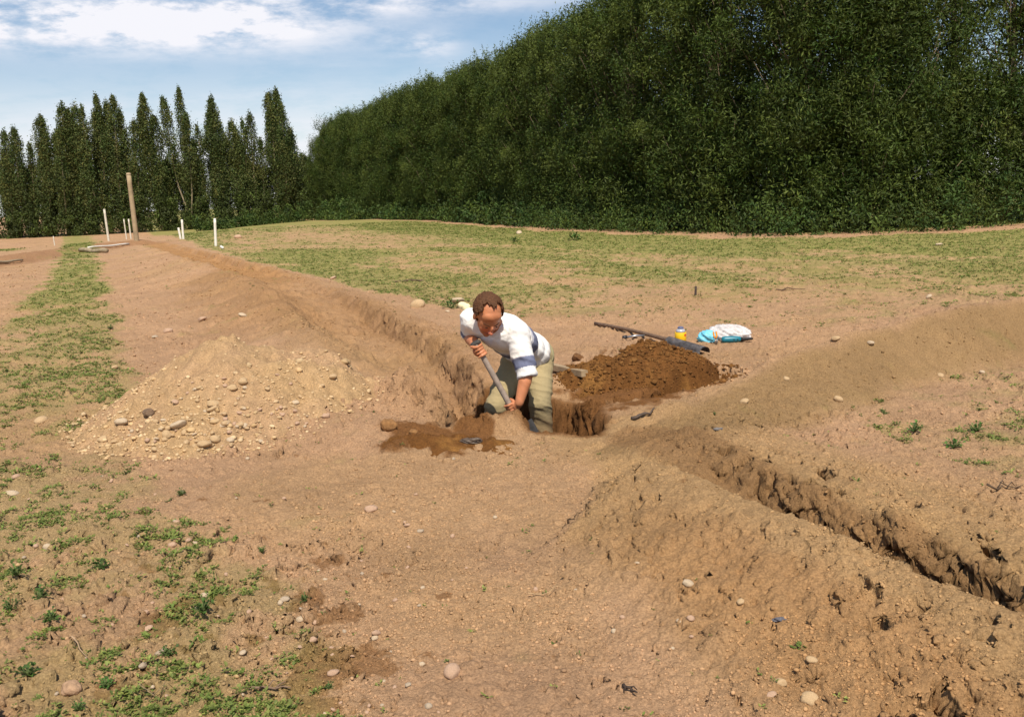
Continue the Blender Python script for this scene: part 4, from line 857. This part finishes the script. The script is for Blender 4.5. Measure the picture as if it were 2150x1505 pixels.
# ------------------------------------------------------------------ clods, weeds, twigs
def clodobj(px, py, w, rgb, lab, seed):
    x, y, z = hitz(px, py); r = w * mpp(y) / 2; me = stone_mesh('clod', seed, 4, (1, .9, .85), .2); co, n_ = getco(me)
    setco(me, (co + n_ * (.10 * fbm(co[:, 0] + co[:, 2], co[:, 1] - co[:, 2], .35, 3, seed))[:, None]) * r); o = link('clod', me, mat('clod_earth', rgb, .95, var=.35, vscale=30, bump=[(60, .8, .01)]), None, (x, y, z + r * .45)); tag(o, lab, 'clod')
clodobj(817, 901, 37, (.27, .135, .05), 'large squarish orange-brown clod on the bare ground left of the man', 3); clodobj(868, 913, 20, (.25, .125, .045), 'small brown clod right of the large squarish one', 5)
clodobj(150, 1455, 46, (.40, .25, .15), 'rough earth clod among the seedlings at the bottom left', 7); clodobj(312, 873, 26, (.17, .11, .07), 'dark ragged clod on the left flank of the gravel heap', 9)
clodobj(1213, 757, 26, (.15, .07, .027), 'dark clod at the left tip of the fresh earth heap', 13)
def weed(px, py, w, lab, col=(.045, .10, .025), nl=46, spread=1.0, group=None, flat=.4):
    x, y, z = hitz(px, py); R_ = w * mpp(y) / 2; root = empty('weed', (x, y, z), lab, 'weed', group)
    V, Fc, K, st = [], [], [], []
    for i in range(nl):
        a = rng.random() * 6.283; el = rng.uniform(.15, 1.2); L = R_ * rng.uniform(.5, 1.15); d = np.array([math.cos(a) * math.cos(el), math.sin(a) * math.cos(el), math.sin(el)]); b = d * L * rng.uniform(.3, .9) + np.array([0, 0, .004]); s = np.array([-math.sin(a), math.cos(a), rng.normal() * .3]); l_ = R_ * rng.uniform(.28, .5); ww = l_ * .30
        tip = b + d * l_ - np.array([0, 0, l_ * .3]); md = b + d * l_ * .5; up = np.array([0, 0, l_ * .08]); k = len(V) * 1
        V += [b, md + s * ww + up, tip, md - s * ww + up, md - up]; Fc += [(k, k + 4, k + 1), (k + 1, k + 4, k + 2), (k + 2, k + 4, k + 3), (k + 3, k + 4, k)]
        c = np.array(col) * rng.uniform(.6, 1.8); K += [c] * 5
        st.append(([np.array([0, 0, -.01]), b * .6, b], [.0022, .0018, .001]))
    me = mesh_np('leaves', np.array(V), np.array(Fc)); colattr(me, 'leaf', np.array(K)); link('leaves', me, M_leaf, root); link('stems', tube_mesh('stems', st, 4), M_stem, root)
M_stem = mat('green_stem', (.10, .13, .04), .7)
for (px, py, w, lab) in [(945, 648, 44, 'leafy green weed on the trench edge behind the man'), (212, 1193, 50, 'dark bushy weed in the left seedlings, uppermost of the large ones'), (35, 1205, 46, 'weed at the left edge below the uppermost large weeds'), (85, 1255, 50, 'spreading weed second from the left edge'),
                         (22, 1278, 44, 'dark weed cut by the left edge of the photo'), (108, 1302, 48, 'dark weed just below the spreading one on the left'), (425, 1285, 66, 'widest dark green weed beside the whitish oval stone'), (352, 1375, 44, 'dark weed beside a grey stone in the lower left'),
                         (60, 1418, 66, 'broad weed patch in the bottom left corner'), (225, 1442, 52, 'bright green weed near the bottom edge, left'), (165, 1490, 40, 'pale green weed at the very bottom left'), (640, 1262, 30, 'small weed on damp earth left of centre'),
                         (380, 1040, 30, 'upright weed tuft at the edge of the bare ground'), (550, 1160, 26, 'yellow-green weed at the edge of the bare ground'), (690, 1445, 26, 'tiny weed on the dark damp patch'), (1500, 870, 10, 'tiny weed near the dark stick'),
                         (1855, 870, 26, 'dark weed at the left end of the right-hand seedlings'), (2000, 940, 50, 'bright weed clump at the right beside the far spoil'), (2050, 905, 46, 'bright weed clump nearest the right edge'), (1920, 905, 46, 'wide bright weed clump in the right-hand patch'),
                         (1205, 505, 44, 'dark weed clump in the grass before the undergrowth'), (1080, 508, 26, 'small dark weed in the grass before the undergrowth, left one'), (232, 690, 18, 'dark weed in the left strip of seedlings')]:
    weed(px, py, w, lab, col=(.06, .13, .025) if 'bright' in lab or 'yellow' in lab or 'pale' in lab else (.045, .085, .016))
def sprawl(name, px, py, w, rot, label, cat, rgb, r=.006, br=3, seed=0):
    x, y, z = hitz(px, py); L = w * mpp(y); g = np.random.default_rng(seed); d = np.array([math.cos(rot), math.sin(rot), 0]); nrm = np.array([-d[1], d[0], 0]); pts = [d * L * (t - .5) + nrm * g.normal() * L * .05 + np.array([0, 0, .008 + abs(g.normal()) * .008]) for t in np.linspace(0, 1, 6)]
    paths = [(pts, np.linspace(r, r * .4, 6))]
    for i in range(br): b = pts[1 + i % 4]; e = b + (d * g.uniform(.2, .35) + nrm * g.choice([-1, 1]) * g.uniform(.1, .25)) * L; e[2] = .012; paths.append(([b, (b + e) / 2 + np.array([0, 0, .01]), e], [r * .6, r * .45, r * .25]))
    for p_, _ in paths:
        for q in range(len(p_)): p_[q] = p_[q] + np.array([0, 0, float(height([x + p_[q][0]], [y + p_[q][1]])[0]) - z + .002])
    o = link(name, tube_mesh(name, paths, 6), mat(name + '_wood', rgb, .85, var=.3, vscale=40), None, (x, y, z)); tag(o, label, cat)
sprawl('twig', 570, 1452, 90, .0, 'grey-brown forked twig on the damp patch at the bottom', 'twig', (.20, .13, .085), .005, 3, 1); sprawl('twig', 165, 1365, 46, -.4, 'thin pale twig in the lower left seedlings', 'twig', (.38, .26, .16), .003, 1, 2)
sprawl('twig', 330, 1465, 70, .3, 'long thin curved stem lying near the bottom left', 'twig', (.25, .18, .10), .0028, 2, 3); sprawl('twig', 857, 590, 66, -.05, 'dark branching twig in the grass beyond the trench', 'twig', (.14, .09, .06), .018, 4, 4)
sprawl('twig', 1660, 609, 60, -.1, 'thin dry stick in the sparse grass right of the dark stake', 'twig', (.16, .10, .06), .010, 1, 5); sprawl('twig', 2110, 1030, 80, .05, 'dark stick lying at the right edge on the spoil', 'twig', (.12, .08, .05), .006, 3, 6)
sprawl('twig', 1145, 1250, 80, .15, 'thin straw stem on the bare ground', 'straw', (.48, .33, .18), .0018, 0, 8); sprawl('stick', 1350, 877, 56, .35, 'dark weathered stick lying on the spoil below the far bank', 'stick', (.09, .065, .05), .013, 1, 7)
sprawl('root', 1325, 1455, 46, -.9, 'dark curled root scrap on the bare ground near the bottom', 'root', (.06, .04, .03), .006, 2, 9)

# ------------------------------------------------------------------ posts, pipes and logs beyond
def basept(px, py): x, y, z = hit(px, py); return V3(x, y, z - .12)
def post(name, px0, py0, px1, py1, wpx, label, cat, mt, group=None, capname=None, fixed=None):
    b = fixed or basept(px0, py0)
    if b.y > 60: q = P(px0, py0, 60); b = V3(q.x, 60, float(height([q.x], [60], False)[0]) - .12)
    t = P(px1, py1, b.y); r = wpx * mpp(b.y) / 2; d = t - b; root = empty(name, b, label, cat, group)
    bm = bmesh.new(); pts = [V3(0, 0, 0) + d * q for q in np.linspace(0, 1, 9)]
    rings = []
    for i, p_ in enumerate(pts):
        rr_ = r * (1.06 - .12 * i / 8); rings.append([bm.verts.new(p_ + V3(math.cos(a) * rr_, math.sin(a) * rr_, 0)) for a in np.linspace(0, 2 * math.pi, 14, endpoint=False)])
    for i in range(8):
        for j in range(14): bm.faces.new((rings[i][j], rings[i][(j + 1) % 14], rings[i + 1][(j + 1) % 14], rings[i + 1][j]))
    bm.faces.new(rings[-1]); me = bpy.data.meshes.new('shaft'); bm.to_mesh(me); bm.free(); me.polygons.foreach_set('use_smooth', [len(f.vertices) == 4 for f in me.polygons])
    link('shaft', me, mt, root)
    bm = bmesh.new(); q = bmesh.ops.create_cone(bm, cap_ends=True, segments=14, radius1=r * 1.08, radius2=r * .8, depth=r * .8)
    me = bpy.data.meshes.new('cap'); bm.to_mesh(me); bm.free(); link('top', me, mt if capname is None else capname, root, d + V3(0, 0, r * .41)); return root
M_white = mat('white_painted_wood', (.78, .74, .66), .6, var=.10, vscale=8); M_post = mat('weathered_post', (.36, .27, .165), .9, var=.25, vscale=3, bump=[(14, .5, .02)])
M_whited = mat('scuffed_white_wood', (.62, .56, .46), .7, var=.25, vscale=12); M_log = mat('weathered_log', (.30, .235, .15), .9, var=.3, vscale=6, bump=[(20, .7, .02)])
post('wooden_post', 287, 505, 270, 367, 9.5, 'tall weathered wooden post leaning left where the trenches meet', 'post', M_post)
post('white_post', 453, 517, 451, 461, 5.5, 'white post standing alone right of the leaning pair, with a scuffed top', 'post', M_white)
post('white_post', 385, 502, 382, 463, 4.5, 'upright white post, the taller of the pair', 'post', M_white); post('white_post', 380, 502, 375, 480, 4.5, 'short white post leaning against its taller neighbour', 'post', M_white)
post('white_post', 226, 484, 219, 441, 4.5, 'leaning pale post left of the tall wooden post', 'post', M_whited); post('white_post', 273, 481, 270, 461, 3, 'small far white post, nearer of two close to the wooden post', 'post', M_whited)
post('white_post', 263, 476, 260, 461, 2.6, 'tiny far white post, left of two beside the wooden post', 'post', M_whited); post('white_peg', 113, 499, 112, 497, 2.2, 'tiny white peg far off at the left by the tree line', 'peg', M_whited)
post('stake', 1459, 622, 1461, 603, 5, 'small dark stake standing in the sparse grass', 'stake', mat('dark_stake_wood', (.07, .05, .04), .8))
def lying(name, pa, pb, wpx, label, cat, mt, seg=14, taper=1.0, child=None):
    a = hit(*pa); b = hit(*pb); a = V3(*a); b = V3(*b); r = wpx * mpp((a.y + b.y) / 2) / 2; a.z += r * .8; b.z += r * .8; d = b - a
    pts = [tuple(d * t + V3(0, 0, .3 * r * math.sin(t * 9))) for t in np.linspace(0, 1, 10)]; rad = [r * (1 + .06 * math.sin(t * 23)) * (1 - (1 - taper) * t) for t in np.linspace(0, 1, 10)]
    o = link(name, tube_mesh(name, [(pts, rad)], seg), mt, None, a); tag(o, label, cat); return o
lying('log', (169, 529), (225, 531), 9, 'short thick log lying on the seedlings near the wooden post', 'log', M_log)
lying('log', (-30, 556), (48, 551), 8, 'log at the left edge, partly outside the photo', 'log', M_log, taper=.5)
lying('white_board', (185, 522), (271, 514), 3.6, 'long white pole lying on the ground left of the wooden post', 'pole', M_white, 8)
o = lying('pale_stake', (464, 520), (468, 523), 5, 'small white bundle at the foot of the lone white post', 'bundle', M_white, 10)
lying('dark_scrap', (128, 494), (137, 495), 4, 'small dark scrap on the far left ridge', 'scrap', mat('dark_scrap', (.05, .045, .04), .8), 8)

# ------------------------------------------------------------------ tools by the dark heap
p0, p1, p2 = V3(*hitz(1250, 682)), V3(*hitz(1405, 722)), V3(*hitz(1480, 745))
p1.z += .035; p2.z += .035; p0.z += .015; d1 = (p1 - p0).normalized(); d2 = (p2 - p1).normalized()
sp = empty('trenching_spade', p1, 'long-handled trenching spade with a narrow grey blade lying beyond the dark heap', 'spade')
hp = [tuple(p0 - p1 + (p1 - p0) * t + V3(0, 0, .012 * math.sin(t * 3.14))) for t in np.linspace(0, 1.06, 12)]
link('handle', tube_mesh('handle', [(hp, [.019] * 9 + [.02, .023, .026])], 12), mat('brown_wood_handle', (.17, .105, .065), .7, var=.3, vscale=25, bump=[(40, .4, .01)]), sp)
bm = bmesh.new(); L = (p2 - p1).length; sx = d2.cross(V3(0, 0, 1)).normalized(); uz = sx.cross(d2).normalized(); g_ = []
for j in range(10):
    t = j / 9; row = []
    for i in range(13): a = math.radians(-20 + 220 * i / 12); row.append(bm.verts.new(d2 * (L * t) + sx * math.cos(a) * (.050 + .006 * t) + uz * (math.sin(a) * .045 - .01)))
    g_.append(row)
for j in range(9):
    for i in range(12): bm.faces.new((g_[j][i], g_[j][i + 1], g_[j + 1][i + 1], g_[j + 1][i]))
bmesh.ops.solidify(bm, geom=bm.faces[:], thickness=.005); me = bpy.data.meshes.new('blade'); bm.to_mesh(me); bm.free(); me.polygons.foreach_set('use_smooth', [True] * len(me.polygons))
link('blade', me, mat('scuffed_grey_steel', (.27, .245, .235), .5, metallic=.45, var=.5, vscale=14), sp)
# plank
def board(name, pa, pb, wpx, th_, label, cat, mt):
    a = V3(*hitz(*pa)); b = V3(*hitz(*pb)); w_ = wpx * mpp(a.y); d = b - a; bm = bmesh.new(); bmesh.ops.create_cube(bm, size=1)
    for v in bm.verts: v.co = V3(v.co.x * d.length, v.co.y * w_ * 1.0, v.co.z * th_)
    bmesh.ops.bevel(bm, geom=bm.edges[:], offset=.003, segments=2, affect='EDGES'); me = bpy.data.meshes.new(name); bm.to_mesh(me); bm.free()
    o = link(name, me, mt, None, (a + b) / 2 + V3(0, 0, th_ * .45)); o.rotation_euler = d.to_track_quat('X', 'Z').to_euler(); tag(o, label, cat)
board('plank', (1152, 774), (1228, 791), 15, .05, 'short weathered plank between the man and the dark heap', 'plank', mat('weathered_plank', (.36, .26, .155), .85, var=.2, vscale=20, bump=[(50, .5, .01)]))
# bottle
bx, by, bz = hitz(1429, 718); k = mpp(by); br = 12.2 * k; bh = 21 * k
bt = empty('bottle', (bx, by, bz), 'squat yellow bottle with a clear domed top and dark cap, standing behind the spade', 'bottle')
def lathe(name, prof, mt, parent, seg=28, loc=None, rot=None):
    bm = bmesh.new(); rg = [[bm.verts.new((r_ * math.cos(a), r_ * math.sin(a), z_)) for a in np.linspace(0, 2 * math.pi, seg, endpoint=False)] for r_, z_ in prof]
    for i in range(len(prof) - 1):
        for j in range(seg): bm.faces.new((rg[i][j], rg[i][(j + 1) % seg], rg[i + 1][(j + 1) % seg], rg[i + 1][j]))
    bm.faces.new(rg[0][::-1]); bm.faces.new(rg[-1]); me = bpy.data.meshes.new(name); bm.to_mesh(me); bm.free(); me.polygons.foreach_set('use_smooth', [len(f.vertices) == 4 for f in me.polygons])
    o = link(name, me, mt, parent, loc);
    if rot: o.rotation_euler = rot
    return o
lathe('container', [(br * .9, 0), (br, .006), (br, bh * .97), (br * .96, bh)], mat('yellow_plastic', (.85, .52, .012), .35, spec=.5), bt)
lathe('dome', [(br * .86, bh + .001), (br * .80, bh + br * .28), (br * .66, bh + br * .50), (br * .50, bh + br * .62), (br * .46, bh + br * .70)], mat('clear_dome', (.42, .42, .46), .12, spec=.6), bt)
lathe('bottle_cap', [(br * .52, bh + br * .60), (br * .52, bh + br * .86), (br * .34, bh + br * .98)], mat('slate_blue_cap', (.12, .13, .22), .4), bt)
bm = bmesh.new(); g_ = []
for i in range(6):
    for j in range(6):
        a = math.radians(-62 + i * 5); z_ = bh * .62 + j * bh * .055; g_.append((bm.verts.new(((br + .0015) * math.cos(a), (br + .0015) * math.sin(a), z_)), (i - 2.5) ** 2 + (j - 2.5) ** 2))
for i in range(5):
    for j in range(5):
        q = [g_[i * 6 + j], g_[i * 6 + j + 1], g_[(i + 1) * 6 + j + 1], g_[(i + 1) * 6 + j]]
        if sum(x[1] > 8 for x in q) < 2: bm.faces.new([x[0] for x in q][::-1])
me = bpy.data.meshes.new('red_mark'); bm.to_mesh(me); bm.free(); link('red_mark', me, mat('red_print', (.65, .06, .02), .5), bt)
# crumpled things
def crumple(name, px, py, rx, ry, rz, mt, label, cat, seed, amp=.35, wl=.05, lift=.6, yaw=0):
    x, y, z = hitz(px, py); bm = bmesh.new(); bmesh.ops.create_icosphere(bm, subdivisions=5, radius=1); me = bpy.data.meshes.new(name); bm.to_mesh(me); bm.free(); co, n_ = getco(me)
    f = fbm(co[:, 0] * 1.1 + co[:, 2] + seed, co[:, 1] - co[:, 2] * .8, .8, 4, seed); f = 1 - 2 * np.abs(f) ** .7; co = co * (1 + amp * f)[:, None] * np.array([rx, ry, rz]); co[:, 2] = np.maximum(co[:, 2], -rz * lift); setco(me, co)
    me.polygons.foreach_set('use_smooth', [True] * len(me.polygons)); o = link(name, me, mt, None, (x, y, z + rz * lift)); o.rotation_euler[2] = yaw; tag(o, label, cat); return o
crumple('blue_bag', 1486, 718, .085, .06, .062, mat('light_blue_plastic', (.16, .52, .68), .45, spec=.4), 'crumpled light blue plastic bag beside the tools', 'bag', 3, .30)
bag = crumple('clear_bag', 1528, 712, .185, .11, .085, None, 'crumpled clear plastic bag behind the teal tool', 'bag', 8, .30, lift=.5, yaw=-.35)
mb = mat('clear_film', (.86, .84, .84), .18, spec=.6, alpha=.55, var=.25, vscale=30); bag.data.materials.clear(); bag.data.materials.append(mb)
cn = crumple('tool_bits', 1545, 716, .055, .04, .026, mat('dark_metal_bits', (.10, .085, .08), .4, metallic=.6, var=.6, vscale=60), 'jumble of dark metal fittings inside the clear bag', 'fittings', 12, .45)
tx, ty, tz = hitz(1535, 719); td = empty('power_tool', (tx, ty, tz + .03), 'teal power tool with a black nose lying before the clear bag', 'tool'); yw = -.04
def axl(t): return V3(math.cos(yw) * t, math.sin(yw) * t, 0)
teal = mat('teal_plastic', (.012, .17, .235), .4, spec=.5); blk = mat('black_rubber', (.025, .022, .022), .5)
o = lathe('housing', [(.012, -.09), (.026, -.085), (.031, -.06), (.032, 0), (.030, .05), (.024, .085), (.020, .09)], teal, td, 20, None, (0, math.pi / 2, yw))
lathe('nose', [(.019, .0), (.018, .03), (.014, .055), (.013, .10), (.008, .115)], blk, td, 16, axl(.09), (0, math.pi / 2, yw))
for t in (.02, .055): lathe('screw', [(.006, 0), (.006, .002)], blk, td, 10, axl(t) + V3(0, -.0315, .002), (math.pi / 2, 0, 0))
plx, ply, plz = hitz(1503, 722); pl = empty('pliers', (plx, ply, plz), 'pliers with two orange handles between the blue bag and the teal tool', 'pliers')
for s in (-1, 1):
    link('handle', tube_mesh('handle', [([(s * .004, 0, .045), (s * .014, .02, .075), (s * .013, .05, .105)], [.006, .009, .008])], 10), mat('orange_grip', (.70, .26, .015), .45), pl)
    link('jaw', tube_mesh('jaw', [([(s * .004, 0, .05), (-s * .008, -.015, .03), (-s * .004, -.03, .006)], [.009, .011, .004])], 8), mat('tool_steel', (.22, .19, .17), .4, metallic=.7), pl)
# grey fittings behind the heap, black scrap, small dark scrap
x, y, z = hitz(1335, 712); gs = empty('metal_bar', (x, y, z + .02), 'thin grey metal bar lying just behind the top of the dark heap', 'bar')
link('rod', tube_mesh('rod', [([(-.10, 0, .0), (0, .0, .012), (.09, .02, .008)], [.010, .012, .009])], 10), mat('grey_metal', (.35, .35, .37), .35, metallic=.7), gs); link('head', tube_mesh('head', [([(-.13, -.01, 0), (-.09, 0, .004)], [.018, .02])], 10), mat('dark_metal_head', (.06, .06, .065), .4, metallic=.6), gs)
def scrap(px, py, w, rgb, lab, seed): return crumple('plastic_scrap', px, py, w * mpp(hitz(px, py)[1]), w * .4 * mpp(hitz(px, py)[1]), w * .35 * mpp(hitz(px, py)[1]), mat('scrap_plastic', rgb, .5), lab, 'scrap', seed, .5)
scrap(1637, 1303, 13, (.10, .095, .11), 'crumpled dark grey scrap at the toe of the near spoil bank', 21); scrap(1508, 902, 8, (.16, .14, .13), 'small grey scrap on the far spoil above the trench', 22)
scrap(990, 930, 18, (.10, .07, .05), 'dark flat chip on the orange-brown soil spill', 23)
